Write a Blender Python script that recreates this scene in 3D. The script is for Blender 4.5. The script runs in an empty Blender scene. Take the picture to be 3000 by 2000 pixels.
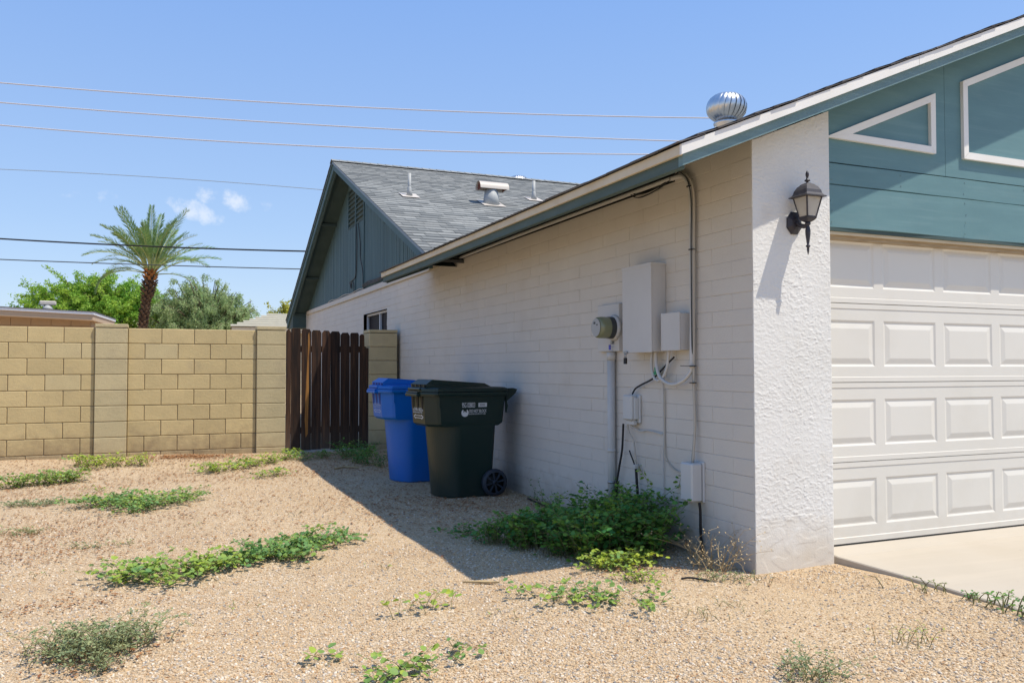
import bpy, math, random
import numpy as np
from mathutils import Vector, Matrix, noise as mnoise
R = random.Random(7)
rad = math.radians
S = bpy.context.scene
COL = S.collection

# ---------------------------------------------------------------- camera, sky, sun, exposure
cam_d = bpy.data.cameras.new('camera'); cam = bpy.data.objects.new('camera', cam_d); COL.objects.link(cam)
S.camera = cam
CAM = Vector((-3.277, -3.9956, 1.2304)); YAW, PITCH = 0.402, 0.0319
cam.location = CAM
cam.rotation_euler = (math.pi/2 + PITCH, 0.0007, -YAW)
cam_d.sensor_width = 36.0; cam_d.lens = 36.0*2420.4/3000; cam_d.clip_start = 0.05; cam_d.clip_end = 3000

SUN = Vector((0.374, -0.305, 1.0)).normalized()
sun_el = math.asin(SUN.z); sun_az = math.atan2(SUN.x, SUN.y)
W = bpy.data.worlds.new('World'); S.world = W; W.use_nodes = True
wn = W.node_tree.nodes; wl = W.node_tree.links; wn.clear()
def wnode(t, **k):
    n = wn.new(t)
    for a, b in k.items(): setattr(n, a, b)
    return n
wo = wnode('ShaderNodeOutputWorld'); bg = wnode('ShaderNodeBackground'); sky = wnode('ShaderNodeTexSky')
sky.sky_type = 'NISHITA'; sky.sun_disc = False; sky.sun_elevation = sun_el; sky.sun_rotation = sun_az
sky.altitude = 350; sky.air_density = 1.0; sky.dust_density = 0.5; sky.ozone_density = 3.2
bg.inputs['Strength'].default_value = 0.135
# small fair-weather clouds low in the sky
tc = wnode('ShaderNodeTexCoord')
nz = wnode('ShaderNodeTexNoise'); nz.inputs['Scale'].default_value = 30.0; nz.inputs['Detail'].default_value = 7.0; nz.inputs['Roughness'].default_value = 0.6
wl.new(tc.outputs['Generated'], nz.inputs['Vector'])
def cloud(c, slope, sx, sz, lo, amp):
    sub = wnode('ShaderNodeVectorMath', operation='SUBTRACT'); sub.inputs[1].default_value = c
    wl.new(tc.outputs['Generated'], sub.inputs[0])
    sp = wnode('ShaderNodeSeparateXYZ'); wl.new(sub.outputs[0], sp.inputs[0])
    def m(op, a, b):
        n = wnode('ShaderNodeMath', operation=op)
        for i, v in enumerate((a, b)):
            if isinstance(v, (int, float)): n.inputs[i].default_value = v
            else: wl.new(v, n.inputs[i])
        return n.outputs[0]
    zt = m('SUBTRACT', sp.outputs['Z'], m('MULTIPLY', sp.outputs['X'], slope))
    dx = m('DIVIDE', sp.outputs['X'], sx); dz = m('DIVIDE', zt, sz); dy = m('DIVIDE', sp.outputs['Y'], 0.5)
    r = m('ADD', m('ADD', m('MULTIPLY', dx, dx), m('MULTIPLY', dz, dz)), m('MULTIPLY', dy, dy))
    e = m('SUBTRACT', 1.0, r)
    e = m('MAXIMUM', e, -1.5)
    v = m('ADD', m('MULTIPLY', e, 0.55), m('MULTIPLY', m('SUBTRACT', nz.outputs['Fac'], 0.5), 3.2))
    mr = wnode('ShaderNodeMapRange', interpolation_type='SMOOTHSTEP'); wl.new(v, mr.inputs['Value'])
    mr.inputs['From Min'].default_value = lo; mr.inputs['From Max'].default_value = lo+0.75; mr.inputs['To Max'].default_value = amp
    return mr.outputs['Result']
c1 = cloud((0.078, 0.978, 0.190), -0.10, 0.044, 0.012, 0.16, 0.60)
c2 = cloud((0.034, 0.983, 0.174), -0.40, 0.040, 0.012, .08, 0.55)
c3 = cloud((-0.07, 0.98, 0.185), 0.0, 0.06, 0.012, 0.55, 0.35)
mx = wnode('ShaderNodeMath', operation='MAXIMUM'); wl.new(c1, mx.inputs[0]); wl.new(c2, mx.inputs[1])
mx2 = wnode('ShaderNodeMath', operation='MAXIMUM'); wl.new(mx.outputs[0], mx2.inputs[0]); wl.new(c3, mx2.inputs[1])
mixc = wnode('ShaderNodeMix', data_type='RGBA')
sz_ = wnode('ShaderNodeSeparateXYZ'); wl.new(tc.outputs['Generated'], sz_.inputs[0])
hz = wnode('ShaderNodeValToRGB'); wl.new(sz_.outputs['Z'], hz.inputs[0])
he = hz.color_ramp.elements; he[0].position = 0.0; he[0].color = (.245,.292,.355,1); he[1].position = .9; he[1].color = (.060,.150,.36,1)
k_ = he.new(.16); k_.color = (.172,.248,.378,1); k_ = he.new(.42); k_.color = (.108,.196,.395,1)
hs_ = wnode('ShaderNodeVectorMath', operation='SCALE'); hs_.inputs['Scale'].default_value = 10.0; wl.new(hz.outputs[0], hs_.inputs[0])
bl = wnode('ShaderNodeMix', data_type='RGBA'); bl.inputs['Factor'].default_value = .75
wl.new(sky.outputs[0], bl.inputs['A']); wl.new(hs_.outputs[0], bl.inputs['B'])
wl.new(mx2.outputs[0], mixc.inputs['Factor']); wl.new(bl.outputs['Result'], mixc.inputs['A']); mixc.inputs['B'].default_value = (4.3, 4.45, 4.7, 1)
wl.new(mixc.outputs['Result'], bg.inputs['Color']); wl.new(bg.outputs[0], wo.inputs[0])

sd = bpy.data.lights.new('sun', 'SUN'); sun = bpy.data.objects.new('sun', sd); COL.objects.link(sun)
sd.energy = 3.3; sd.angle = rad(0.53); sd.color = (1.0, 0.93, 0.81)
sun.rotation_euler = SUN.to_track_quat('Z', 'Y').to_euler(); sun.location = (5, -5, 20)
S.view_settings.view_transform = 'Standard'; S.view_settings.look = 'None'
S.view_settings.exposure = 0.74; S.view_settings.gamma = 1.0; S.view_settings.use_curve_mapping = False
S.render.engine = 'CYCLES'; S.cycles.max_bounces = 8; S.cycles.diffuse_bounces = 4; S.cycles.use_denoising = True

# ---------------------------------------------------------------- materials
def rgb(c): return (c[0], c[1], c[2], 1.0)
def mat(name, col, col2=None, nscale=6.0, detail=4.0, rough=0.8, spec=0.3, metal=0.0, bump=None, orand=0.0,
        attr=False, attrcol=None, stretch=None, stains=None, trans=None, voro=None, bump2=None, spots=None, streak=None, splash=None):
    m = bpy.data.materials.new(name); m.use_nodes = True
    nt = m.node_tree; n = nt.nodes; l = nt.links; n.clear()
    out = n.new('ShaderNodeOutputMaterial'); b = n.new('ShaderNodeBsdfPrincipled')
    b.inputs['Roughness'].default_value = rough; b.inputs['Specular IOR Level'].default_value = spec; b.inputs['Metallic'].default_value = metal
    g = n.new('ShaderNodeTexCoord')
    gp_ = n.new('ShaderNodeNewGeometry'); vec = gp_.outputs['Position']
    if stretch:
        mp = n.new('ShaderNodeMapping'); mp.inputs['Scale'].default_value = stretch; l.new(vec, mp.inputs[0]); vec = mp.outputs[0]
    def noise(sc, det=4.0, v=None, ro=0.55):
        t = n.new('ShaderNodeTexNoise'); t.inputs['Scale'].default_value = sc; t.inputs['Detail'].default_value = det; t.inputs['Roughness'].default_value = ro
        l.new(v if v is not None else vec, t.inputs['Vector']); return t.outputs['Fac']
    def mixc(f, a, bb, bt='MIX'):
        t = n.new('ShaderNodeMix'); t.data_type = 'RGBA'; t.blend_type = bt
        if isinstance(f, float): t.inputs['Factor'].default_value = f
        else: l.new(f, t.inputs['Factor'])
        for k, v in (('A', a), ('B', bb)):
            if isinstance(v, tuple): t.inputs[k].default_value = rgb(v)
            else: l.new(v, t.inputs[k])
        return t.outputs['Result']
    def mrange(v, a, bb, c=0.0, d=1.0):
        t = n.new('ShaderNodeMapRange'); l.new(v, t.inputs['Value'])
        t.inputs['From Min'].default_value = a; t.inputs['From Max'].default_value = bb
        t.inputs['To Min'].default_value = c; t.inputs['To Max'].default_value = d
        return t.outputs['Result']
    c = tuple(col)
    if col2 is not None:
        c = mixc(mrange(noise(nscale, detail), 0.32, 0.68), tuple(col), tuple(col2))
    if attr:
        at = n.new('ShaderNodeAttribute'); at.attribute_name = 'v'
        c = mixc(at.outputs['Fac'], c, tuple(attrcol))
    if spots:
        sc, th, scol = spots
        c = mixc(mrange(noise(sc, 2.0), th, th+0.06), c, tuple(scol))
    if stains:
        sc, th, scol, amt = stains
        c = mixc(mrange(noise(sc, 5.0), th, th+0.2, 0.0, amt), c, tuple(scol))
    if streak:
        sx, scol, amt, th = streak
        mp = n.new('ShaderNodeMapping'); mp.inputs['Scale'].default_value = sx; l.new(gp_.outputs['Position'], mp.inputs[0])
        c = mixc(mrange(noise(1.0, 5.0, mp.outputs[0], 0.6), th, th+0.25, 0.0, amt), c, tuple(scol))
    if splash:
        z0,z1,scol,amt = splash
        sp = n.new('ShaderNodeSeparateXYZ'); l.new(gp_.outputs['Position'], sp.inputs[0])
        na = n.new('ShaderNodeMath'); na.operation='MULTIPLY_ADD'; l.new(noise(9.0,5.0), na.inputs[0]); na.inputs[1].default_value=-(z1-z0)*1.6; l.new(sp.outputs['Z'], na.inputs[2])
        c = mixc(mrange(na.outputs[0], z0-(z1-z0)*.8, z1-(z1-z0)*.8, amt, 0.0), c, tuple(scol))
    if orand:
        oi = n.new('ShaderNodeObjectInfo')
        hs = n.new('ShaderNodeHueSaturation'); l.new(mrange(oi.outputs['Random'], 0, 1, 1-orand, 1+orand), hs.inputs['Value'])
        if isinstance(c, tuple): hs.inputs['Color'].default_value = rgb(c)
        else: l.new(c, hs.inputs['Color'])
        c = hs.outputs['Color']
    if isinstance(c, tuple): b.inputs['Base Color'].default_value = rgb(c)
    else: l.new(c, b.inputs['Base Color'])
    hgt = None
    if bump:
        sc, st, dist = bump
        bm = n.new('ShaderNodeBump'); bm.inputs['Strength'].default_value = st; bm.inputs['Distance'].default_value = dist
        l.new(noise(sc, 6.0), bm.inputs['Height']); hgt = bm
    if bump2:
        sc, st, dist = bump2
        bm2 = n.new('ShaderNodeBump'); bm2.inputs['Strength'].default_value = st; bm2.inputs['Distance'].default_value = dist
        l.new(noise(sc, 3.0), bm2.inputs['Height'])
        if hgt: l.new(hgt.outputs[0], bm2.inputs['Normal'])
        hgt = bm2
    if hgt: l.new(hgt.outputs[0], b.inputs['Normal'])
    sh = b.outputs[0]
    if trans:
        t = n.new('ShaderNodeBsdfTranslucent'); ms = n.new('ShaderNodeMixShader'); ms.inputs[0].default_value = trans
        if isinstance(c, tuple): t.inputs[0].default_value = rgb(c)
        else: l.new(c, t.inputs[0])
        l.new(sh, ms.inputs[1]); l.new(t.outputs[0], ms.inputs[2]); sh = ms.outputs[0]
    l.new(sh, out.inputs[0])
    return m

M = {}
M['wall'] = mat('painted block', (.60,.56,.50), (.57,.53,.475), 3.0, rough=.75, bump=(70,.45,.004), bump2=(9,.25,.01), stains=(1.3,.58,(.46,.40,.33),.4), spots=(38,.80,(.30,.26,.21)), splash=(.0,.30,(.36,.28,.20),.55))
M['wall_mortar'] = mat('painted mortar', (.58,.54,.48), (.54,.50,.45), 5.0, rough=.85, bump=(90,.3,.003))
M['block'] = mat('tan concrete block', (.565,.44,.225), (.50,.39,.20), 4.0, rough=.95, bump=(160,.7,.004), orand=.07, spots=(230,.66,(.22,.17,.12)), stains=(3.5,.57,(.36,.29,.18),.45), bump2=(26,.5,.006), splash=(.05,.42,(.24,.17,.10),.75))
M['block_grey'] = mat('greyer concrete block', (.52,.43,.25), (.475,.395,.23), 5.0, rough=.95, bump=(160,.7,.004), orand=.05, spots=(200,.64,(.20,.17,.12)), stains=(4.5,.55,(.36,.29,.19),.4), bump2=(26,.5,.006), splash=(.05,.32,(.27,.20,.12),.6))
M['block_pale'] = mat('paler concrete block', (.56,.455,.25), (.51,.41,.225), 5.0, rough=.95, bump=(160,.7,.004), spots=(200,.64,(.20,.17,.12)), splash=(.05,.42,(.24,.17,.10),.75))
M['block_dirty'] = mat('splash stained concrete block', (.30,.225,.13), (.46,.35,.2), 5.0, rough=.95, bump=(160,.7,.004), orand=.1, spots=(180,.6,(.14,.10,.07)))
M['mortar'] = mat('dark mortar', (.30,.235,.15), (.24,.185,.12), 20, rough=.95, bump=(100,.5,.004))
M['stucco'] = mat('white stucco', bump2=(130,.35,.003), stains=(4.0,.60,(.58,.50,.38),.35), splash=(.08,.34,(.58,.47,.32),.45), col=(.74,.725,.685), col2=(.69,.67,.62), nscale=2.0, rough=.85, bump=(60,.25,.003))
M['teal'] = mat('teal painted wood', (.135,.25,.265), (.118,.222,.24), 2.5, rough=.6, bump=(120,.12,.002), stretch=(1,1,3), streak=((1.2,1.2,26),(.215,.335,.345),.35,.52), stains=(2.2,.58,(.20,.29,.29),.4), spots=(11,.76,(.22,.32,.33)))
M['teal_rough'] = mat('rough sawn teal board', (.17,.265,.285), (.13,.215,.235), 3.0, rough=.75, bump=(40,.5,.006), stretch=(1,3,6), streak=((3,3,60),(.26,.40,.42),.4,.52))
M['teal_shade'] = mat('shaded green teal board', (.085,.125,.12), (.07,.105,.10), 3.0, rough=.75, bump=(40,.3,.004), stretch=(1,1,6))  # same teal, with the shade of the side eave put into the colour
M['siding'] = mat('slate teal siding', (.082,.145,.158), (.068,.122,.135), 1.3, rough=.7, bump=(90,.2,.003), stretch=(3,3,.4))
M['rake_skylit'] = mat('skylit slate trim', (.20,.245,.285), rough=.5)  # lighter slate: skylight on the sky-facing trim is put into the colour
M['soffit'] = mat('dark green soffit', (.07,.105,.10), (.05,.08,.075), 2.0, rough=.8)
M['trim'] = mat('white trim paint', (.82,.80,.755), (.77,.745,.69), 4.0, rough=.55, bump=(50,.1,.002))
M['cream'] = mat('cream trim paint', (.62,.545,.41), (.55,.47,.34), 3.0, rough=.6, stains=(5,.58,(.45,.33,.18),.4))
M['door'] = mat('white garage door paint', (.70,.668,.60), (.675,.642,.57), 1.0, rough=.45, spec=.4, bump=(25,.05,.002), stains=(1.7,.55,(.60,.56,.48),.4), splash=(.05,.30,(.55,.48,.38),.35))
M['rubber'] = mat('black rubber', (.02,.02,.02), rough=.7)
M['brushseal'] = mat('tan door stop', (.42,.33,.22), (.30,.22,.13), 8, rough=.9, stretch=(1,1,12))
M['shingle'] = mat('grey green shingle', (.275,.28,.265), (.21,.215,.205), 9, rough=.95, bump=(220,.5,.003), attr=True, attrcol=(.075,.085,.09), orand=.14)
M['shingle_dark'] = mat('shingle edge', (.13,.12,.12), (.08,.075,.075), 40, rough=.95, bump=(200,.6,.004), orand=.3)
M['roofdeck'] = mat('roof underlay', (.10,.105,.105), rough=.95)
M['concrete'] = mat('pale concrete', (.46,.41,.34), (.425,.375,.305), 1.2, rough=.85, bump=(150,.15,.002), spots=(14,.74,(.30,.27,.23)), stains=(.8,.5,(.40,.34,.26),.45), streak=((.5,6,1),(.52,.46,.37),.35,.5))
M['box'] = mat('painted metal box', (0.543,0.525,0.501), (0.507,0.49,0.466), 3.0, rough=.5, spec=.4, stains=(6,.62,(.45,.38,.30),.4))
M['plasticbox'] = mat('grey plastic box', (0.555,0.555,0.543), (0.531,0.531,0.519), 3.0, rough=.5)
M['pipe'] = mat('painted pipe', (0.543,0.531,0.507), (0.496,0.484,0.46), 4.0, rough=.5)
M['black'] = mat('black cable', (.018,.018,.02), rough=.55)
M['darkgrey'] = mat('faded dark cable', (.06,.065,.065), rough=.6)
M['cable_tan'] = mat('painted cable', (.46,.42,.35), rough=.6)
M['tag_blue'] = mat('blue seal', (.08,.09,.45), rough=.4)
M['greenplastic'] = mat('green clamp', (.02,.25,.12), rough=.4)
M['metal'] = mat('dull steel', (.35,.35,.35), rough=.4, metal=.8)
M['galv'] = mat('galvanised sheet', (.66,.67,.68), (.56,.57,.58), 9, rough=.32, metal=1.0)
M['ventpaint'] = mat('painted vent metal', (.40,.41,.40), (.36,.36,.35), 4, rough=.6)
M['ventcream'] = mat('cream vent cap', (.52,.47,.41), rough=.5)
M['rust'] = mat('rusty opening', (.16,.05,.03), rough=.9)
M['lampblack'] = mat('black cast aluminium', (.022,.020,.026), (.035,.03,.04), 12, rough=.45, spec=.5)
M['lamproof'] = mat('sun faded lamp roof', (.05,.048,.055), (.08,.075,.08), 6, rough=.5)
M['bulb'] = mat('white bulb', (.75,.75,.72), rough=.4)
M['wood'] = mat('dark stained wood', (.009,.005,.004), (.062,.029,.015), 3.0, rough=.75, bump=(14,.5,.006), stretch=(9,9,.55), orand=.45,
                streak=((26,26,1.1),(.17,.080,.030),.8,.53), spots=(30,.72,(.006,.004,.004)), bump2=(60,.4,.003), splash=(.1,.5,(.10,.075,.055),.5))
M['wood_pale'] = mat('bare orange wood', (.36,.17,.04), (.20,.085,.02), 3.0, rough=.7, stretch=(14,14,.8), streak=((40,40,2),(.06,.03,.015),.8,.6))
M['binblue'] = mat('blue bin plastic', (.0,.125,.50), (.0,.11,.44), 2.0, rough=.42, spec=.35, bump=(200,.06,.001), stains=(3,.55,(.01,.14,.44),.5), splash=(.02,.3,(.03,.13,.36),.4))
M['bingreen'] = mat('dark green bin plastic', (.005,.021,.0165), (.006,.022,.017), 2.0, rough=.38, spec=.4, bump=(200,.06,.001), stains=(2.2,.55,(.018,.024,.015),.5), splash=(.02,.25,(.030,.034,.030),.4))
M['bindark'] = mat('dark recess shade and print', (.006,.007,.007), rough=.6)  # near black paints the shade inside bin hollows; also print bars
M['binbluedark'] = mat('blue recess shade and print', (.006,.03,.2), rough=.6)  # deep blue paints the shade inside blue bin hollows; also print bars
M['wheel'] = mat('black wheel plastic', (.034,.042,.056), rough=.5)
M['ink'] = mat('white print', (.62,.64,.66), rough=.6)
M['inkfaint'] = mat('faded print', (.33,.40,.60), rough=.6)
M['glassdark'] = mat('dark window screen', (.012,.010,.014), rough=.6, spec=.15)
M['alu'] = mat('white aluminium frame', (.60,.61,.63), rough=.45)
M['leaf'] = mat('weed leaf', (.14,.28,.085), attr=True, attrcol=(.42,.50,.05), rough=.55, trans=.3)
M['leafsage'] = mat('dusty leaf', (.17,.24,.12), attr=True, attrcol=(.32,.34,.15), rough=.7, trans=.25)
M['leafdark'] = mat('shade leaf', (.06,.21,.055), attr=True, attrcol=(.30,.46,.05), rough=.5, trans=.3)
M['stem'] = mat('weed stem', (.16,.15,.06), rough=.8)
M['dry'] = mat('dry stalk', (.46,.35,.19), (.36,.25,.12), 30, rough=.9)
M['litter'] = mat('dry leaf litter', (.20,.075,.03), attr=True, attrcol=(.38,.20,.085), rough=.9)
M['palmleaf'] = mat('palm leaflet', (.12,.235,.085), attr=True, attrcol=(.32,.40,.12), rough=.5, trans=.25)
M['palmstem'] = mat('palm rib', (.36,.40,.16), rough=.6)
M['palmtrunk'] = mat('palm trunk', (.085,.05,.032), (.14,.085,.05), 6, rough=.95, orand=.3)
M['palmboot'] = mat('orange palm boot', (.42,.17,.05), (.25,.10,.04), 5, rough=.9, orand=.2)
M['treeA'] = mat('bright feathery foliage', (.20,.42,.06), attr=True, attrcol=(.42,.58,.08), rough=.6, trans=.45)
M['treeB'] = mat('grey green foliage', (.30,.42,.18), attr=True, attrcol=(.48,.56,.27), rough=.6, trans=.45)
M['treeC'] = mat('yellow foliage', (.36,.38,.04), attr=True, attrcol=(.50,.46,.06), rough=.6, trans=.35)
M['bark'] = mat('bark', (.16,.12,.08), (.11,.08,.055), 5, rough=.95)
M['shedwall'] = mat('tan painted block', (.46,.33,.21), (.43,.31,.2), 3, rough=.85)
M['shedfascia'] = mat('pale metal fascia', (.66,.68,.72), rough=.5)
M['sheetan'] = mat('tan wood soffit board', (.48,.36,.25), rough=.8)
M['tile'] = mat('pale concrete tile', (.45,.42,.33), (.40,.37,.29), 4, rough=.9)
M['wirewhite'] = mat('pale utility wire', (.56,.54,.56), rough=.5)
M['wiregrey'] = mat('weathered utility wire', (.30,.36,.42), rough=.5)
M['interior'] = mat('dark interior', (.03,.03,.03), rough=.9)

def glass_mat():
    m = bpy.data.materials.new('frosted lamp glass'); m.use_nodes = True
    b = m.node_tree.nodes['Principled BSDF']
    b.inputs['Base Color'].default_value = (.72,.68,.60,1); b.inputs['Roughness'].default_value = .35
    b.inputs['Transmission Weight'].default_value = .45; b.inputs['IOR'].default_value = 1.1; b.inputs['Alpha'].default_value = .82
    return m
M['lampglass'] = glass_mat()
def meter_glass():
    m = bpy.data.materials.new('greenish meter glass'); m.use_nodes = True
    b = m.node_tree.nodes['Principled BSDF']
    b.inputs['Base Color'].default_value = (.22,.235,.14,1); b.inputs['Roughness'].default_value = .12; b.inputs['Specular IOR Level'].default_value = .6
    return m
M['meterglass'] = meter_glass()

def ground_mat(name, pebbles=True):
    m = bpy.data.materials.new(name); m.use_nodes = True
    nt = m.node_tree; n = nt.nodes; l = nt.links
    b = n['Principled BSDF']; b.inputs['Roughness'].default_value = .95; b.inputs['Specular IOR Level'].default_value = .15
    g = n.new('ShaderNodeTexCoord')
    v = n.new('ShaderNodeTexVoronoi'); v.inputs['Scale'].default_value = 85.0; l.new(g.outputs['Object'], v.inputs['Vector'])
    sx = n.new('ShaderNodeSeparateColor'); l.new(v.outputs['Color'], sx.inputs[0])
    r = n.new('ShaderNodeValToRGB'); l.new(sx.outputs[0], r.inputs[0])
    e = r.color_ramp.elements; e[0].position = 0; e[0].color = (0.286,0.234,0.167,1); e[1].position = 1; e[1].color = (0.630,0.509,0.358,1)
    for p, c in ((.14,(0.380,0.259,0.144,1)),(.4,(0.505,0.364,0.216,1)),(.7,(0.552,0.419,0.267,1)),(.88,(0.609,0.488,0.353,1))):
        k = e.new(p); k.color = c
    nn = n.new('ShaderNodeTexNoise'); nn.inputs['Scale'].default_value = .9; nn.inputs['Detail'].default_value = 6; l.new(g.outputs['Object'], nn.inputs['Vector'])
    mr = n.new('ShaderNodeMapRange'); l.new(nn.outputs['Fac'], mr.inputs['Value']); mr.inputs['From Min'].default_value=.36; mr.inputs['From Max'].default_value=.62; mr.inputs['To Min'].default_value=.0; mr.inputs['To Max'].default_value=.5
    mx = n.new('ShaderNodeMix'); mx.data_type='RGBA'; l.new(mr.outputs[0], mx.inputs['Factor']); l.new(r.outputs[0], mx.inputs['A']); mx.inputs['B'].default_value=(0.484,0.354,0.216,1)
    n2 = n.new('ShaderNodeTexNoise'); n2.inputs['Scale'].default_value = 1.35; n2.inputs['Detail'].default_value = 8; n2.inputs['Roughness'].default_value=.7; l.new(g.outputs['Object'], n2.inputs['Vector'])
    m2 = n.new('ShaderNodeMapRange'); l.new(n2.outputs['Fac'], m2.inputs['Value']); m2.inputs['From Min'].default_value=.53; m2.inputs['From Max'].default_value=.68; m2.inputs['To Max'].default_value=.6
    mx3 = n.new('ShaderNodeMix'); mx3.data_type='RGBA'; l.new(m2.outputs[0], mx3.inputs['Factor']); l.new(mx.outputs['Result'], mx3.inputs['A']); mx3.inputs['B'].default_value=(0.374,0.252,0.149,1)
    l.new(mx3.outputs['Result'], b.inputs['Base Color'])
    bp = n.new('ShaderNodeBump'); bp.inputs['Strength'].default_value=1.0; bp.inputs['Distance'].default_value=.009; bp.invert = True
    l.new(v.outputs['Distance'], bp.inputs['Height']); l.new(bp.outputs[0], b.inputs['Normal'])
    return m
M['gravelbed'] = ground_mat('gravel bed')
def pebble_mat():
    m = bpy.data.materials.new('pebble'); m.use_nodes = True
    nt = m.node_tree; n = nt.nodes; l = nt.links
    b = n['Principled BSDF']; b.inputs['Roughness'].default_value = .85; b.inputs['Specular IOR Level'].default_value = .2
    oi = n.new('ShaderNodeObjectInfo'); r = n.new('ShaderNodeValToRGB'); l.new(oi.outputs['Random'], r.inputs[0]); r.color_ramp.interpolation = 'CONSTANT'
    e = r.color_ramp.elements; e[0].position = 0; e[0].color = (0.661,0.567,0.448,1); e[1].position = .965; e[1].color = (0.255,0.238,0.220,1)
    for p, c in ((.10,(0.505,0.359,0.216,1)),(.3,(0.557,0.428,0.282,1)),(.5,(0.609,0.493,0.353,1)),(.64,(0.453,0.294,0.159,1)),(.74,(0.546,0.378,0.210,1)),(.84,(0.494,0.438,0.362,1)),(.9,(0.359,0.309,0.253,1))):
        k = e.new(p); k.color = c
    l.new(r.outputs[0], b.inputs['Base Color'])
    return m
M['pebble'] = pebble_mat()

# ---------------------------------------------------------------- mesh helpers
class MB:
    def __init__(s): s.v=[]; s.f=[]; s.a=[]; s.m=[]; s.mi=0; s.smooth=False; s.sm=[]
    def add(s, vs, fs, a=0.0):
        o=len(s.v); s.v += [tuple(p) for p in vs]
        s.f += [tuple(i+o for i in f) for f in fs]; s.m += [s.mi]*len(fs); s.sm += [s.smooth]*len(fs)
        s.a += [a]*len(vs) if not isinstance(a,(list,tuple)) else list(a)
        return s
    def box(s, x0,x1,y0,y1,z0,z1):
        return s.add([(x0,y0,z0),(x1,y0,z0),(x1,y1,z0),(x0,y1,z0),(x0,y0,z1),(x1,y0,z1),(x1,y1,z1),(x0,y1,z1)],
              [(0,3,2,1),(4,5,6,7),(0,1,5,4),(1,2,6,5),(2,3,7,6),(3,0,4,7)])
    def bbox(s, x0,x1,y0,y1,z0,z1,b=.004):
        # box with chamfered edges on every side
        vs=[]; fs=[]
        xs=(x0,x1); ys=(y0,y1); zs=(z0,z1)
        idx={}
        for i in (0,1):
            for j in (0,1):
                for k in (0,1):
                    sx,sy,sz=(1-2*i)*b,(1-2*j)*b,(1-2*k)*b
                    for ax,p in enumerate(((xs[i],ys[j]+sy,zs[k]+sz),(xs[i]+sx,ys[j],zs[k]+sz),(xs[i]+sx,ys[j]+sy,zs[k]))):
                        idx[(i,j,k,ax)]=len(vs); vs.append(p)
        for i in (0,1):
            q=[idx[(i,0,0,0)],idx[(i,1,0,0)],idx[(i,1,1,0)],idx[(i,0,1,0)]]; fs.append(tuple(q if i else q[::-1]))
            q=[idx[(0,i,0,1)],idx[(1,i,0,1)],idx[(1,i,1,1)],idx[(0,i,1,1)]]; fs.append(tuple(q[::-1] if i else q))
            q=[idx[(0,0,i,2)],idx[(1,0,i,2)],idx[(1,1,i,2)],idx[(0,1,i,2)]]; fs.append(tuple(q if i else q[::-1]))
        for i in (0,1):
            for j in (0,1):
                fs.append((idx[(0,i,j,1)],idx[(1,i,j,1)],idx[(1,i,j,2)],idx[(0,i,j,2)]))
                fs.append((idx[(i,0,j,0)],idx[(i,1,j,0)],idx[(i,1,j,2)],idx[(i,0,j,2)]))
                fs.append((idx[(i,j,0,0)],idx[(i,j,1,0)],idx[(i,j,1,1)],idx[(i,j,0,1)]))
                for k in (0,1): fs.append((idx[(i,j,k,0)],idx[(i,j,k,1)],idx[(i,j,k,2)]))
        return s.add(vs,fs)
    def prism(s, poly, d, org=(0,0,0), a=0.0):
        # poly: list of 3D points, extruded by vector d
        n=len(poly); p=[Vector(q)+Vector(org) for q in poly]; q=[t+Vector(d) for t in p]
        fs=[tuple(range(n))[::-1], tuple(range(n,2*n))]+[(i,(i+1)%n,n+(i+1)%n,n+i) for i in range(n)]
        return s.add(p+q, fs, a)
    def tube(s, pts, r, sides=6, cap=True):
        pts=[Vector(p) for p in pts]; n=len(pts)
        rr=r if isinstance(r,(list,tuple)) else [r]*n
        t0=(pts[1]-pts[0]).normalized(); ref=Vector((0,0,1)) if abs(t0.z)<.9 else Vector((1,0,0))
        u=t0.cross(ref).normalized(); vs=[]; fs=[]
        for i,p in enumerate(pts):
            t=(pts[min(i+1,n-1)]-pts[max(i-1,0)]).normalized()
            u=(u-t*u.dot(t)); u = u.normalized() if u.length>1e-6 else t.orthogonal().normalized()
            w=t.cross(u)
            for k in range(sides):
                a=2*math.pi*k/sides; vs.append(p+(u*math.cos(a)+w*math.sin(a))*rr[i])
        for i in range(n-1):
            for k in range(sides):
                k2=(k+1)%sides; fs.append((i*sides+k,i*sides+k2,(i+1)*sides+k2,(i+1)*sides+k))
        if cap: fs += [tuple(range(sides))[::-1], tuple((n-1)*sides+k for k in range(sides))]
        return s.add(vs,fs)
    def lathe(s, prof, org, axis=(0,0,1), sides=16, cap=True):
        ax=Vector(axis).normalized(); u=ax.orthogonal().normalized(); w=ax.cross(u); org=Vector(org); vs=[]; fs=[]
        for r,h in prof:
            for k in range(sides):
                a=2*math.pi*(k+.5)/sides; vs.append(org+ax*h+(u*math.cos(a)+w*math.sin(a))*r)
        n=len(prof)
        for i in range(n-1):
            for k in range(sides):
                k2=(k+1)%sides; fs.append((i*sides+k,i*sides+k2,(i+1)*sides+k2,(i+1)*sides+k))
        if cap: fs += [tuple(range(sides))[::-1], tuple((n-1)*sides+k for k in range(sides))]
        return s.add(vs,fs)
    def loft(s, rings, cap=True):
        n=len(rings[0]); vs=[p for r in rings for p in r]; fs=[]
        for i in range(len(rings)-1):
            for k in range(n):
                k2=(k+1)%n; fs.append((i*n+k,i*n+k2,(i+1)*n+k2,(i+1)*n+k))
        if cap: fs += [tuple(range(n))[::-1], tuple((len(rings)-1)*n+k for k in range(n))]
        return s.add(vs,fs)
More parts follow.
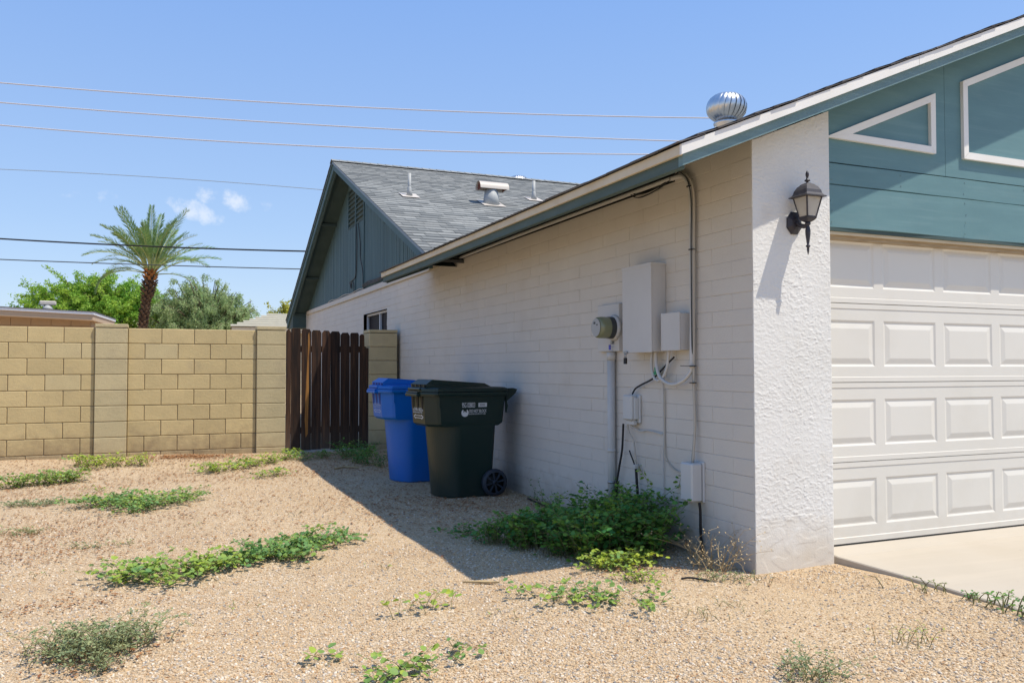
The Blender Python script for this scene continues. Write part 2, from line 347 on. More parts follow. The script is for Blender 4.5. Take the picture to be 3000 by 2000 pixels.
    def mesh(s, name, mats, attr=False):
        me=bpy.data.meshes.new(name); me.from_pydata(s.v,[],s.f)
        for m in (mats if isinstance(mats,(list,tuple)) else [mats]): me.materials.append(M[m] if isinstance(m,str) else m)
        if any(s.m): me.polygons.foreach_set('material_index', s.m)
        if any(s.sm): me.polygons.foreach_set('use_smooth', s.sm)
        if attr:
            at=me.attributes.new('v','FLOAT','POINT'); at.data.foreach_set('value', s.a)
        me.update(); return me
    def build(s, name, mats, parent=None, attr=False, loc=None):
        return link(name, s.mesh(name, mats, attr), parent, loc)
def link(name, me, parent=None, loc=None, rot=None):
    o=bpy.data.objects.new(name, me); COL.objects.link(o)
    if loc is not None: o.location=loc
    if rot is not None: o.rotation_euler=rot
    if parent is not None: o.parent=parent
    return o
def tag(o, label=None, cat=None, group=None, kind=None):
    if label: o['label']=label
    if cat: o['category']=cat
    if group: o['group']=group
    if kind: o['kind']=kind
    return o
def empty(name, loc=(0,0,0), rz=0.0):
    o=bpy.data.objects.new(name,None); COL.objects.link(o); o.location=loc; o.rotation_euler=(0,0,rz); o.empty_display_size=.1; return o
def smoothpts(pts, n=6):
    P=[Vector(p) for p in pts]; P=[P[0]*2-P[1]]+P+[P[-1]*2-P[-2]]; out=[]
    for i in range(1,len(P)-2):
        for k in range(n):
            t=k/n; a,b,c,d=P[i-1],P[i],P[i+1],P[i+2]
            out.append(.5*((2*b)+(c-a)*t+(2*a-5*b+4*c-d)*t*t+(3*b-a-3*c+d)*t**3))
    out.append(P[-2]); return out
def cable(name, pts, r, m, label=None, cat='cable', parent=None, sides=6, n=6, smooth=True):
    b=MB(); b.smooth=True; b.tube(smoothpts(pts,n) if smooth else pts, r, sides)
    o=b.build(name, m, parent)
    if label: tag(o,label,cat)
    return o
def sstep(a,b,x):
    t=min(1,max(0,(x-a)/(b-a))); return t*t*(3-2*t)
def vnoise(x,y,z=0.0): return mnoise.noise(Vector((x,y,z)))

# ---------------------------------------------------------------- ground
def hgt(x,y):
    h = .045*sstep(6.2,7.9,y) + .035*sstep(5.5,7.9,y)*sstep(-1.6,-3.2,x)
    near = max(abs(x+2), abs(y-2))
    if near<12:
        k=1-sstep(6,12,near)
        h += k*(.020*vnoise(x*.9,y*.9,3)+.007*vnoise(x*3.1,y*3.1,9))*sstep(-.02,-.5,x if y>0 else -.3)
        h += .018*math.exp(-((x+1.1)**2+(y+.1)**2)/.5) if y<.6 else 0
    if x>.2 and y<.2: h += .018*sstep(.05,-.5,y)*sstep(.2,.6,x); h -= .09*sstep(.655,.85,x)
    if y<-1: h -= .02*sstep(-1,-3,y)
    return h
def axis_coords(a,b,st,far):
    c=list(np.arange(a,b+1e-6,st)); s_=st
    hi=[]; v=b
    while v<far: s_*=1.35; v+=s_; hi.append(v)
    s_=st; lo=[]; v=a
    while v>-far: s_*=1.35; v-=s_; lo.append(v)
    return lo[::-1]+c+hi
xs=axis_coords(-6.2,2.8,.06,900); ys=axis_coords(-4.2,8.4,.06,900)
gv=[(x,y,hgt(x,y)) for y in ys for x in xs]; nx=len(xs)
gf=[(j*nx+i,j*nx+i+1,(j+1)*nx+i+1,(j+1)*nx+i) for j in range(len(ys)-1) for i in range(nx-1)]
g=MB(); g.smooth=True; g.add(gv,gf); go=g.build('ground','gravelbed'); tag(go,kind='structure')

# driveway slab
d=MB()
prof=[(.137,.070),(0.0,.042),(-.6,.034),(-2.0,.012),(-6,-.08),(-30,-.6)]
xl=[.612,.64,.66,.66,.66,.66]
tv=[];
for (y,z),x0 in zip(prof,xl): tv += [(x0,y,z),(x0+.006,y,z+.006),(6.4,y,z+.006)]
fs=[]
for i in range(len(prof)-1):
    a=i*3; fs += [(a,a+3,a+4,a+1),(a+1,a+4,a+5,a+2)]
bv=[(x0-.002,y,z-.12) for (y,z),x0 in zip(prof,xl)]
o=len(tv); tv+=bv
for i in range(len(prof)-1): fs.append((i*3,o+i,o+i+1,(i+1)*3))
d.add(tv,fs); dw=d.build('driveway','concrete'); tag(dw,kind='structure')

# ---------------------------------------------------------------- house
house=empty('house',(0,0,0)); tag(house,'white painted block house with teal gables, grey shingle roof and white garage door','house')
Z0=2.5054; CH=.1016; BL=.4064
# solid core behind the block facing (mortar plane)
WIN=(8.76,10.39,1.25,2.165)
vd=MB(); vd.box(.06,.14,.72,8.7,2.5,2.70); vd.build('eave_gap_shade','interior',house)  # solid near-black box paints the shade of the gap above the wall
mw=MB()
def wallrect(y0,y1,z0,z1,x=.0036): mw.box(x,.20,y0,y1,z0,z1)
wallrect(.008,.72,-.15,2.70); wallrect(.72,WIN[0],-.15,2.523); wallrect(WIN[1],16.46,-.15,2.62); wallrect(WIN[0],WIN[1],-.15,WIN[2]); wallrect(WIN[0],WIN[1],WIN[3],2.62); mw.box(.15,.2,.72,WIN[0],2.535,2.60)
side=mw.build('side_wall','wall_mortar',house)
def blockmesh(w,h,name,dz=0):
    # painted block: chamfered front face standing proud, local: y along wall, z up, front at x=0, slight unevenness
    b=MB(); e=.0022; g_=.0007; j=[R.uniform(-.0010,.0010) for _ in range(4)]
    y0,y1,z0,z1=g_,w-g_,g_,h-g_
    ey=.0013; f=[(j[0],y0+ey,z0+e),(j[0],y1-ey,z0+e),(j[2],y1-ey,z1-e),(j[2],y0+ey,z1-e)]
    k=[(.0018,y0,z0-.0006),(.0018,y1,z0-.0006),(.0034,y1,z1),(.0034,y0,z1)]; q=[(.012,p[1],p[2]) for p in k]
    b.add(f+k+q,[(3,2,1,0)]+[(i,(i+1)%4,4+(i+1)%4,4+i) for i in range(4)]+[(4+i,4+(i+1)%4,8+(i+1)%4,8+i) for i in range(4)])
    return b
cands=[]
for k in range(-2,26):
    z0=Z0-CH*(k+1)
    if z0<-.12: continue
    off=.2032 if k%2==0 else 0.0
    ysn=[0.0]+[off+BL*i for i in range(0 if off else 1,42)]
    for a,b_ in zip(ysn[:-1],ysn[1:]):
        if b_>16.47: b_=16.47
        if b_-a<.04: continue
        zt=z0+CH; zb=max(z0,-.1)
        if a>6.3 and zb>2.47: continue
        if a>.70:
            if zb>2.50: continue
            zt=min(zt,2.526)
        segs=[(a,b_)]
        if zt>WIN[2]+.02 and zb<WIN[3]-.02:
            segs=[]
            if a<WIN[0]: segs.append((a,min(b_,WIN[0])))
            if b_>WIN[1]: segs.append((max(a,WIN[1]),b_))
        for (p,q) in segs:
            if q-p>.03: cands.append((p,q,zb,zt))
cands.sort(key=lambda t:(t[0]+t[1])/2 + (3 if t[2]<.1 else 0))
variants={}
def getblock(w,h):
    key=(round(w,3),round(h,3),R.randrange(3))
    if key not in variants: variants[key]=blockmesh(w,h,'block').mesh('block','wall')
    return variants[key]
for (p,q,zb,zt) in cands[:295]:
    link('block',getblock(q-p,zt-zb),side,(R.uniform(-.0014,.0012),p,zb))
far=MB()
for (p,q,zb,zt) in cands[295:]:
    t=blockmesh(q-p,zt-zb,''); dx=R.uniform(-.0012,.0012)
    far.add([(x+dx,y+p,z+zb) for x,y,z in t.v],t.f)
tag(far.build('distant_blocks','wall',house),kind='stuff')

# stucco column: modelled skip-trowel relief
def stucco(x0,x1,ztop,name,st=.0042,seed=0.0):
    nx_=int((x1-x0)/st); nz_=int((ztop(x1)+.05)/st)
    X=np.linspace(x0,x1,nx_+1); b=MB(); vs=[]; 
    for j in range(nz_+1):
        for i in range(nx_+1):
            x=X[i]; zt=ztop(x); z=-.12+(zt+.12)*j/nz_
            wx=x+.025*vnoise(x*9,z*9,5+seed); wz=z+.02*vnoise(x*11,z*11,8+seed)
            n1=vnoise(wx*17,wz*27,seed)+.55*vnoise(wx*42,wz*60,2+seed)+.25*vnoise(wx*95,wz*120,4+seed)
            pl=1 if z>.34 else sstep(.10,.34,z)*.8+.12
            n2=vnoise(wx*24,wz*52,12+seed)+.6*vnoise(wx*60,wz*110,14+seed)
            n3=vnoise(wx*38,wz*75,22+seed)+.5*vnoise(wx*80,wz*130,24+seed)
            h=(.0006*sstep(.16,.21,n1)+.0012*sstep(.22,.27,n2)+.0012*sstep(.22,.28,n3))*pl*(.6+.4*sstep(-.3,.35,vnoise(x*4,z*3.2,31))) + .0003*vnoise(x*160,z*160)
            if z<.33: h += .0012*sstep(-.05,.1,vnoise(x*9,z*13,seed+3))
            ed=min(i,nx_-i)
            if ed==0: h=.0
            vs.append((x,-h,z))
    fs=[(j*(nx_+1)+i,j*(nx_+1)+i+1,(j+1)*(nx_+1)+i+1,(j+1)*(nx_+1)+i) for j in range(nz_) for i in range(nx_)]
    b.smooth=True; b.add(vs,fs); b.smooth=False
    zt0,zt1=ztop(x0),ztop(x1)
    b.add([(x0,0,-.12),(x0,0,zt0),(x0,.009,zt0),(x0,.009,-.12)],[(0,1,2,3)])
    b.add([(x1,0,-.12),(x1,0,zt1),(x1,.30,zt1),(x1,.30,-.12)],[(3,2,1,0)])
    b.add([(x0,.0085,-.12),(x0,.0085,zt0),(x1,.0085,zt1),(x1,.0085,-.12)],[(0,1,2,3)])
    return b.build(name,'stucco',house)
RZ=lambda x: 2.463+.418*(x+.66)          # garage roof top surface, left slope
RIDX=2.9
RZ2=lambda x: RZ(x) if x<RIDX else RZ(2*RIDX-x)
stucco(0.0,.605,lambda x:RZ2(x)-.135,'stucco_column')
cr=MB(); cr.box(5.2,5.8,0,.3,-.1,RZ2(5.8)-.1); cr.build('stucco_column','stucco',house)

# front teal gable wall (around the garage door opening)
fy=.04
gb=MB(); 
gb.prism([(.60,fy+.06,2.11),(.60,fy+.06,RZ2(.6)-.06),(RIDX,fy+.06,RZ2(RIDX)-.06),(5.25,fy+.06,RZ2(5.25)-.06),(5.25,fy+.06,2.11)],(0,.04,0)); 
gable=gb.build('front_gable','teal',house)
def board(name,z0,z1,y,th,m,x0=.607,x1=5.2,wav=0.0,seed=0):
    b=MB(); n=24; vs=[]
    for i in range(n+1):
        x=x0+(x1-x0)*i/n; w=wav*vnoise(x*1.3,seed,1)
        zz=z0+(.004*vnoise(x*2,seed)); zt=z1+(.002*vnoise(x*3,seed+5))
        vs += [(x,y-w,zz+.004),(x,y-w*.3,zt-.003),(x,y+.006,zt),(x,y+.006,zz),(x,y+th,zz),(x,y+th,zt)]
    fs=[]
    for i in range(n):
        a=i*6; c=a+6; fs += [(a,c,c+1,a+1),(a+1,c+1,c+2,a+2),(a+3,c+3,c,a),(a+4,c+4,c+3,a+3),(a+2,c+2,c+5,a+5)]
    b.add(vs,fs); return b.build(name,m,gable)
board('board',2.128,2.402,fy+.001,.05,'teal',wav=.012,seed=4)
board('board',2.406,2.544,fy+.006,.04,'teal',seed=6)
# upper sheets with one vertical seam
def sheet(xa,xb):
    b=MB(); y=fy+.010; pts=[(xa,y,2.550)]
    xs_=[xa]+([RIDX] if xa<RIDX<xb else [])+[xb]
    top=[(x,y,RZ2(x)-.07) for x in xs_]
    poly=[(xa,y,2.550)]+top+[(xb,y,2.550)]
    b.prism(poly,(0,.04,0)); b.build('panel','teal',gable)
sheet(.607,1.699); sheet(1.702,2.92); sheet(2.923,4.14); sheet(4.143,5.2)
b=MB()
for zz in (2.16,2.235,2.30,2.37,2.44,2.52):
    for k in range(8):
        xx=.66+k*.6096+R.uniform(-.01,.01); b.lathe([(.0045,0),(.004,.0022)],(xx,fy+(.001 if zz<2.27 else .003 if zz<2.41 else .006)-.001,zz+R.uniform(-.006,.006)),(0,-1,0),7)
tag(b.build('nail_heads','teal_rough',gable),kind='stuff')
# white applied trim: little triangle and the long box
def strip(p,q,w,name='trim',m='trim',y=fy+.010,th=.022,side=1):
    p=Vector((p[0],0,p[1])); q=Vector((q[0],0,q[1])); d_=(q-p).normalized(); n_=Vector((-d_.z,0,d_.x))*side*w
    b=MB(); ya=y-th; P=[p,q,q+n_,p+n_]
    b.prism([(t.x,ya,t.z) for t in P],(0,th+.004,0)); return b.build(name,m,gable)
def mitre(outer,inner):
    n=len(outer)
    for i in range(n):
        P=[outer[i],outer[(i+1)%n],inner[(i+1)%n],inner[i]]; cx=sum(p[0] for p in P)/4; cz=sum(p[1] for p in P)/4
        P=[(cx+(p[0]-cx)*.998,cz+(p[1]-cz)*.998) for p in P]
        b=MB(); b.prism([(p[0],fy+.010-.024,p[1]) for p in P],(0,.026,0)); b.build('trim','trim',gable)
mitre([(.612,2.702),(1.586,2.690),(1.589,3.108)],[(.834,2.744),(1.542,2.736),(1.541,3.038)])
pk=3.229+.418*(RIDX-1.858)
mitre([(1.858,2.684),(3.94,2.684),(3.94,3.229),(RIDX,pk),(1.858,3.229)],[(1.904,2.732),(3.894,2.732),(3.894,3.198),(RIDX,pk-.050),(1.904,3.198)])
# door head: dark underside strip, cream stop, weather strip
h=MB(); h.box(.607,5.2,fy+.004,.10,2.106,2.1275); h.build('header_strip','soffit',house)
h=MB(); h.box(.607,5.2,fy+.018,.12,2.088,2.1055); h.build('door_stop','cream',house)
h=MB(); h.box(.607,5.2,fy+.045,.136,2.062,2.0875); h.build('weather_strip','brushseal',house)

# garage door: four sections with raised panels
DY=.14; DX0,DX1=.59,5.21; ZD=.613; SH=.5206
px0=.633; PW=.487; PP=.5665; PH=.305
gd=MB()
def rect(b,x0,x1,z0,z1,y): b.add([(x0,y,z0),(x1,y,z0),(x1,y,z1),(x0,y,z1)],[(0,1,2,3)])
pans=[]
for s_ in range(4):
    zb=(.088 if s_==0 else ZD+SH*(s_-1)); zt=ZD+SH*s_
    pz0=zt-.112-PH; pz1=zt-.112
    e=.0025
    if s_==0: rect(gd,DX0,DX1,zb,zb+.035,DY-.004); gd.add([(DX0,DY-.004,zb+.035),(DX1,DY-.004,zb+.035),(DX1,DY,zb+.040),(DX0,DY,zb+.040)],[(0,1,2,3)]); zb2=zb+.040
    else:
        gd.add([(DX0,DY+.02,zb+.001),(DX1,DY+.02,zb+.001),(DX1,DY-.003,zb+e),(DX0,DY-.003,zb+e)],[(0,1,2,3)])
        rect(gd,DX0,DX1,zb+e,zb+.034,DY-.003); gd.add([(DX0,DY-.003,zb+.034),(DX1,DY-.003,zb+.034),(DX1,DY+.001,zb+.038),(DX0,DY+.001,zb+.038)],[(0,1,2,3)]); zb2=zb+.038
    zt2=zt-.038
    gd.add([(DX0,DY+.001,zt2),(DX1,DY+.001,zt2),(DX1,DY-.003,zt2+.004),(DX0,DY-.003,zt2+.004)],[(0,1,2,3)])
    rect(gd,DX0,DX1,zt2+.004,zt-e,DY-.003); gd.add([(DX0,DY-.003,zt-e),(DX1,DY-.003,zt-e),(DX1,DY+.02,zt-.001),(DX0,DY+.02,zt-.001)],[(0,1,2,3)])
    rect(gd,DX0,DX1,zb2,pz0,DY); rect(gd,DX0,DX1,pz1,zt2,DY)
    x=DX0
    for c in range(8):
        xa=px0+PP*c; rect(gd,x,xa,pz0,pz1,DY); x=xa+PW; pans.append((xa,pz0))
    rect(gd,x,DX1,pz0,pz1,DY)
gd.box(DX0,DX1,DY+.02,DY+.05,.09,2.17)
gdoor=gd.build('garage_door','door',house)
pm=MB()
def ring(i,y): return [(i,y,i),(PW-i,y,i),(PW-i,y,PH-i),(i,y,PH-i)]
rs=[ring(0,0),ring(.005,.0022),ring(.013,.006),ring(.020,.006),ring(.052,-.0005),ring(.056,-.001)]
vs=[p for r_ in rs for p in r_]; fs=[]
for i in range(len(rs)-1):
    for k in range(4): fs.append((i*4+k,i*4+(k+1)%4,(i+1)*4+(k+1)%4,(i+1)*4+k))
fs.append((20,21,22,23)); pm.add(vs,fs); pme=pm.mesh('raised_panel','door')
for xa,pz in pans: link('raised_panel',pme,gdoor,(xa,DY,pz))
h=MB(); h.box(DX0,DX1,DY-.004,DY+.03,.070,.0875); h.build('bottom_seal','rubber',gdoor)
# unseen block added inside the garage so no light leaks
h=MB(); h.box(.3,5.5,.35,.4,-.1,2.4); h.build('light_leak_baffle','interior',house)

# ---------------------------------------------------------------- garage roof
EAV=-.66; OY=-.22; YB=6.50
def roofslab(name,poly,zf,th,m):
    n=len(poly); b=MB(); t=[(x,y,zf(x,y)) for x,y in poly]; u=[(x,y,z-th) for x,y,z in t]
    b.add(t+u,[tuple(range(n)),tuple(range(n,2*n))[::-1]]+[(i,n+i,n+(i+1)%n,(i+1)%n) for i in range(n)]); return b.build(name,m,house)
gr_=roofslab('garage_roof',[(EAV+.02,OY+.02),(RIDX,OY+.02),(RIDX,9.3),(.0,YB-.02),(EAV+.02,YB-.02)],lambda x,y:RZ2(x)-.004,.03,'roofdeck')
gr2=roofslab('garage_roof',[(RIDX,OY+.02),(2*RIDX-EAV,OY+.02),(2*RIDX-EAV,9.3),(RIDX,9.3)],lambda x,y:RZ2(x)-.004,.03,'roofdeck')
# eave fascia (side): cream drip strip over teal board painted in its shade tone, facing -x
def lbox(name,x0,x1,y0,y1,z0,z1,m,b=.003):
    q=MB(); q.bbox(x0,x1,y0,y1,z0,z1,b); return q.build(name,m,house)
ZE=RZ(EAV)
lbox('eave_trim',EAV,EAV+.022,OY+.0205,YB,ZE-.062,ZE-.004,'cream')
lbox('eave_fascia',EAV+.0225,EAV+.065,OY+.063,YB-.02,ZE-.125,ZE-.010,'teal_shade')
# rake fascia (front)
def rake(name,x0,x1,y,th,zo0,zo1,m,zf=RZ2):
    b=MB(); n=10
    P=[(x0+(x1-x0)*i/n) for i in range(n+1)]; vs=[]
    for x in P:
        w=.0015*vnoise(x*5,zo0*50)
        vs += [(x,y,zf(x)+zo0+w),(x,y,zf(x)+zo1),(x,y+th,zf(x)+zo1),(x,y+th,zf(x)+zo0+w)]
    fs=[]
    for i in range(n):
        a=i*4; c=a+4; fs += [(a,c,c+1,a+1),(a+1,c+1,c+2,a+2),(a+2,c+2,c+3,a+3),(a+3,c+3,c,a)]
    fs += [(0,1,2,3),(n*4+3,n*4+2,n*4+1,n*4)]
    b.add(vs,fs); return b.build(name,m,house)
rake('rake_trim',EAV+.001,1.15,OY,.020,-.064,-.005,'trim'); rake('rake_trim',1.153,RIDX,OY,.020,-.064,-.005,'trim'); rake('rake_trim',RIDX+.001,2*RIDX-EAV,OY,.020,-.064,-.005,'trim')
rake('rake_fascia',EAV+.0225,RIDX,OY+.0205,.042,-.128,-.008,'teal_rough'); rake('rake_fascia',RIDX+.001,2*RIDX-EAV,OY+.0205,.042,-.128,-.008,'teal_rough')
# soffit underside boards
b=MB(); b.add([(EAV+.06,OY+.06,RZ(EAV+.06)-.050),(.2,OY+.06,RZ(.2)-.050),(.2,YB-.03,RZ(.2)-.050),(EAV+.06,YB-.03,RZ(EAV+.06)-.050)],[(0,1,2,3)]); b.build('soffit','soffit',house)
b=MB(); b.add([(.2,OY+.06,RZ(.2)-.050),(RIDX,OY+.06,RZ(RIDX)-.05),(RIDX,.1,RZ(RIDX)-.05),(.2,.1,RZ(.2)-.05)],[(0,1,2,3)]); b.build('front_soffit','teal',house)
b=MB(); b.prism([(EAV+.066,YB-.05,ZE-.14),(EAV+.066,YB-.05,ZE-.05),(-.03,YB-.05,RZ(-.03)-.06),(-.03,YB-.05,2.54)],(0,.02,0)); b.build('eave_end_board','soffit',house)
# shingles along the garage roof edges
EXP=.143
def shingle_geo(b,org,u,v,nrm,w,L,t,exposed=EXP,a=0.0,lift=.009):
    # u: along the course, v: up the slope. butt edge at org, raised by lift
    o=Vector(org); u=Vector(u); v=Vector(v); n=Vector(nrm)
    P=[o+n*lift, o+u*w+n*lift, o+u*w+v*(exposed-.020)+n*(lift-.004), o+v*(exposed-.020)+n*(lift-.004), o+u*w+v*L+n*.001, o+v*L+n*.001, o+n*(lift-t), o+u*w+n*(lift-t), o+u*w+v*L+n*(-.001), o+v*L+n*(-.001)]
    b.add(P[:4]+[P[2],P[3],P[4],P[5]]+[P[0],P[1],P[6],P[7]]+[P[6],P[7],P[8],P[9],P[0],P[5],P[1],P[4]],
          [(0,1,2,3),(5,4,6,7),(10,11,9,8),(12,16,17,15),(19,18,13,14),(15,14,13,12)], [a]*4+[min(1,a+.55)]*4+[.9]*4+[a+.3]*8)
sl=math.hypot(1,.418); vgl=(1/sl,0,.418/sl); ngl=(-.418/sl,0,1/sl)
cnt=0
for i in range(27):
    s0=i*EXP-.012; x=EAV-.012+s0/sl if i else EAV-.016
    y=OY-.007
    for q in range(1):
        w=.27+R.uniform(0,.08); b=MB()
        shingle_geo(b,(0,0,0),(0,1,0),vgl,ngl,w,.19,.009,a=R.uniform(0,.3),lift=.010+R.uniform(0,.008))
        link('shingle',b.mesh('shingle','shingle_dark',True),gr_,(x,y+R.uniform(-.006,.004),RZ(x)+.001)); 
    b=MB(); shingle_geo(b,(x,OY+.22,RZ(x)+.001),(0,1,0),vgl,ngl,(YB+.01-OY-.25) if x<0 else (5.8+x-OY),.19,.009,a=.1); b.build('shingle_course','shingle',gr_,True)
y=OY+.2
while y<YB:
    w=min(.3,YB+.01-y); b=MB(); shingle_geo(b,(0,0,0),(0,1,0),vgl,ngl,w-.004,.1,.010,a=R.uniform(0,.4),lift=.008+R.uniform(0,.006))
    link('shingle',b.mesh('shingle','shingle_dark',True),gr_,(EAV-.020+R.uniform(-.005,.004),y,RZ(EAV-.02)+.002)); y+=w

# ---------------------------------------------------------------- main gable roof
AY,AZ=11.27,5.055; OG=-.40; SR=.417; SL=.446; YL=17.22
MZ=lambda y: AZ-SR*(AY-y) if y<AY else AZ-SL*(y-AY)
mr_=roofslab('main_roof',[(OG+.02,5.15),(16,5.15),(16,AY),(OG+.02,AY)],lambda x,y:MZ(y)-.006,.035,'roofdeck')
mr2=roofslab('main_roof',[(OG+.02,AY),(16,AY),(16,YL-.02),(OG+.02,YL-.02)],lambda x,y:MZ(y)-.006,.035,'roofdeck')
slr=math.hypot(1,SR); vm=(0,1/slr,SR/slr); nm=(0,-SR/slr,1/slr)
valley=lambda y: (AZ-SR*(AY-y)-2.463)/.418-.66
tabs=[]
nco=int((AY-5.3)*slr/EXP)
for i in range(nco+1):
    y=AY-(nco+1-i)*EXP/slr
    xlim=min(9.0, 3.0+ (y-5.3)*1.3)
    x=OG-.015+R.uniform(0,.0); first=True
    while x<xlim:
        w=R.choice((.17,.21,.25,.3,.34)); w=w if not first else w*R.uniform(.5,1)
        if x+w> valley(y)-2.2-(.0): pass
        if x < valley(y)+.25: tabs.append((x,y,w))   # visible side of the valley or near
        else: tabs.append((x,y,w))
        x+=w; first=False
# only the part above the garage roof plane is ever seen
tabs=[t for t in tabs if (t[0]<valley(t[1])+.4)]
tabs.sort(key=lambda t:t[1]-.0*t[0])
shv=[]
for w in (.17,.21,.25,.3,.34):
    for q in range(3):
        b=MB(); shingle_geo(b,(0,0,0),(1,0,0),vm,nm,w-.004,.2,.009,a=(0,.18,.45)[q],lift=.0075+.001*q); shv.append((w,b.mesh('shingle','shingle',True)))
near=0; st=MB()
for (x,y,w) in tabs:
    full=[m for ww,m in shv if abs(ww-w)<1e-6]
    z=MZ(y)+.001+.004*vnoise(x*1.1,y*1.3,7)*sstep(8.5,6,y)
    if near<285 and full:
        link('shingle',R.choice(full),mr_,(x,y,z)); near+=1
    else: shingle_geo(st,(x,y,z),(1,0,0),vm,nm,w-.004,.2,.009,a=R.choice((0,.05,.15,.3,.45,.6)),lift=.0075+R.uniform(0,.002))
tag(st.build('shingle_field','shingle',mr_,True),kind='stuff')
# ridge caps
x=OG-.02; capm=MB(); L=.30
capm.add([(0,-.13,-.045),(0,0,.014),(0,.13,-.045),(L,-.13,-.052),(L,0,.004),(L,.13,-.052),(0,-.13,-.056),(0,0,.0),(0,.13,-.056)],[(0,3,4,1),(1,4,5,2),(6,0,1,7),(7,1,2,8)],[.0,.0,.0,.4,.4,.4,.9,.9,.9])
cme=capm.mesh('ridge_cap','shingle',True)
while x<9: link('ridge_cap',cme,mr_,(x,AY,AZ+.022),(0,R.uniform(-.01,.02),0)); x+=.145
# left-slope shingles seen only as an edge
slm=math.hypot(1,SL); vl=(0,-1/slm,SL/slm); nl=(0,SL/slm,1/slm)
for i in range(45):
    y=YL+.01-i*EXP/slm
    b=MB(); shingle_geo(b,(0,0,0),(1,0,0),vl,nl,.3,.2,.009,a=.2,lift=.010+R.uniform(0,.006)); b.f=[f[::-1] for f in b.f]
    link('shingle',b.mesh('shingle','shingle_dark',True),mr2,(OG-.016,y,MZ(y)+.001))
b=MB(); b.add([(OG+.28,AY,AZ+.006),(16,AY,AZ+.006),(16,YL,MZ(YL)+.006),(OG+.28,YL,MZ(YL)+.006)],[(0,1,2,3)]); b.build('back_slope','shingle',mr2)
# main rake boards
def mrake(name,y0,y1,x,th,a0,a1,m):
    b=MB(); b.prism([(x,y0,MZ(y0)+a0),(x,y1,MZ(y1)+a0),(x,y1,MZ(y1)+a1),(x,y0,MZ(y0)+a1)],(th,0,0)); return b.build(name,m,house)
mrake('rake_trim',5.3,AY-.0005,OG,.02,-.055,-.004,'rake_skylit'); mrake('rake_trim',AY,YL,OG,.02,-.055,-.004,'siding')
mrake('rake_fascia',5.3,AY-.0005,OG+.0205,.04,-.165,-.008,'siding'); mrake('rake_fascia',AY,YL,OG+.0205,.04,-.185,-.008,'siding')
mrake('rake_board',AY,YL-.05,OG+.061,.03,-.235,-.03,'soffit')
# soffits and outlookers
for y0,y1 in ((5.4,AY),(AY,YL)):
    b=MB(); b.add([(OG+.06,y0,MZ(y0)-.16),(.03,y0,MZ(y0)-.16),(.03,y1,MZ(y1)-.16),(OG+.06,y1,MZ(y1)-.16)],[(0,1,2,3) if y0>6 else (0,1,2,3)]); b.build('soffit','soffit',house)
for y in (12.9,14.9,9.4,7.6):
    b=MB(); b.box(OG+.06,0,y-.04,y+.04,MZ(y)-.215,MZ(y)-.162); b.build('outlooker','soffit',house)
b=MB(); b.prism([(OG+.06,YL,MZ(YL)-.02),(OG+.06,YL,MZ(YL)-.20),(OG+.06,16.48,MZ(YL)-.20),(OG+.06,16.48,MZ(16.48)-.17)],(.5,0,0)); b.build('eave_box','soffit',house)
lbox('rear_fascia',OG+.06,15.9,YL-.03,YL+.0,MZ(YL)-.19,MZ(YL)-.012,'siding')
b=MB(); b.box(.0,.2,16.47,17.4,-.1,2.5); 
# gable siding boards on the x=0 plane
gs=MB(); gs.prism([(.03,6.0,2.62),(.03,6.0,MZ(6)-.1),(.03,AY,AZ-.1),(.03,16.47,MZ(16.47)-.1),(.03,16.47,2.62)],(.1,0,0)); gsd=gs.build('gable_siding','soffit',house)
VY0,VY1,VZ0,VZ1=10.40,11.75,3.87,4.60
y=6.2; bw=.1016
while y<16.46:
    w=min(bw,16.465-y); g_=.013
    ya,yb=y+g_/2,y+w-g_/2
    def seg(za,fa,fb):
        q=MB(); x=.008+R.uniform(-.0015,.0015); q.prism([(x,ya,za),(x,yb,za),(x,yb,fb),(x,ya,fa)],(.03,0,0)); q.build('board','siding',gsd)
    if ya>VY0-.05 and yb<VY1+.05:
        seg(2.615,VZ0,VZ0); 
    else: seg(2.615,MZ(ya)-.14,MZ(yb)-.14)
    y+=bw
b=MB(); b.box(-.010,.02,11.045,11.10,2.62,VZ0-.002); b.build('batten','siding',gsd)
b=MB(); b.box(-.012,.02,10.36,10.385,2.62,4.1); b.build('batten','siding',gsd)
# louvre vent
ve=MB(); ve.box(.045,.05,VY0,VY1,VZ0,VZ1); vent=ve.build('gable_vent','interior',house)
for (ya,yb) in ((VY0,VY0+.03),(11.06,11.12),(VY1-.03,VY1)):
    b=MB(); b.box(-.004,.04,ya,yb,VZ0,VZ1); b.build('vent_frame','siding',vent)
z=VZ0
while z<VZ1-.02:
    for ya,yb in ((VY0+.031,11.059),(11.121,VY1-.031)):
        b=MB(); b.prism([(0,ya,z+.0),(0,ya,z+.030),(.040,ya,z+.046),(.040,ya,z+.036)],(0,yb-ya,0)); b.build('slat','soffit',vent)
    z+=.088
b=MB(); b.box(-.004,.04,VY0+.031,VY1-.031,VZ1,VZ1+.1); b.build('vent_frame','siding',vent)
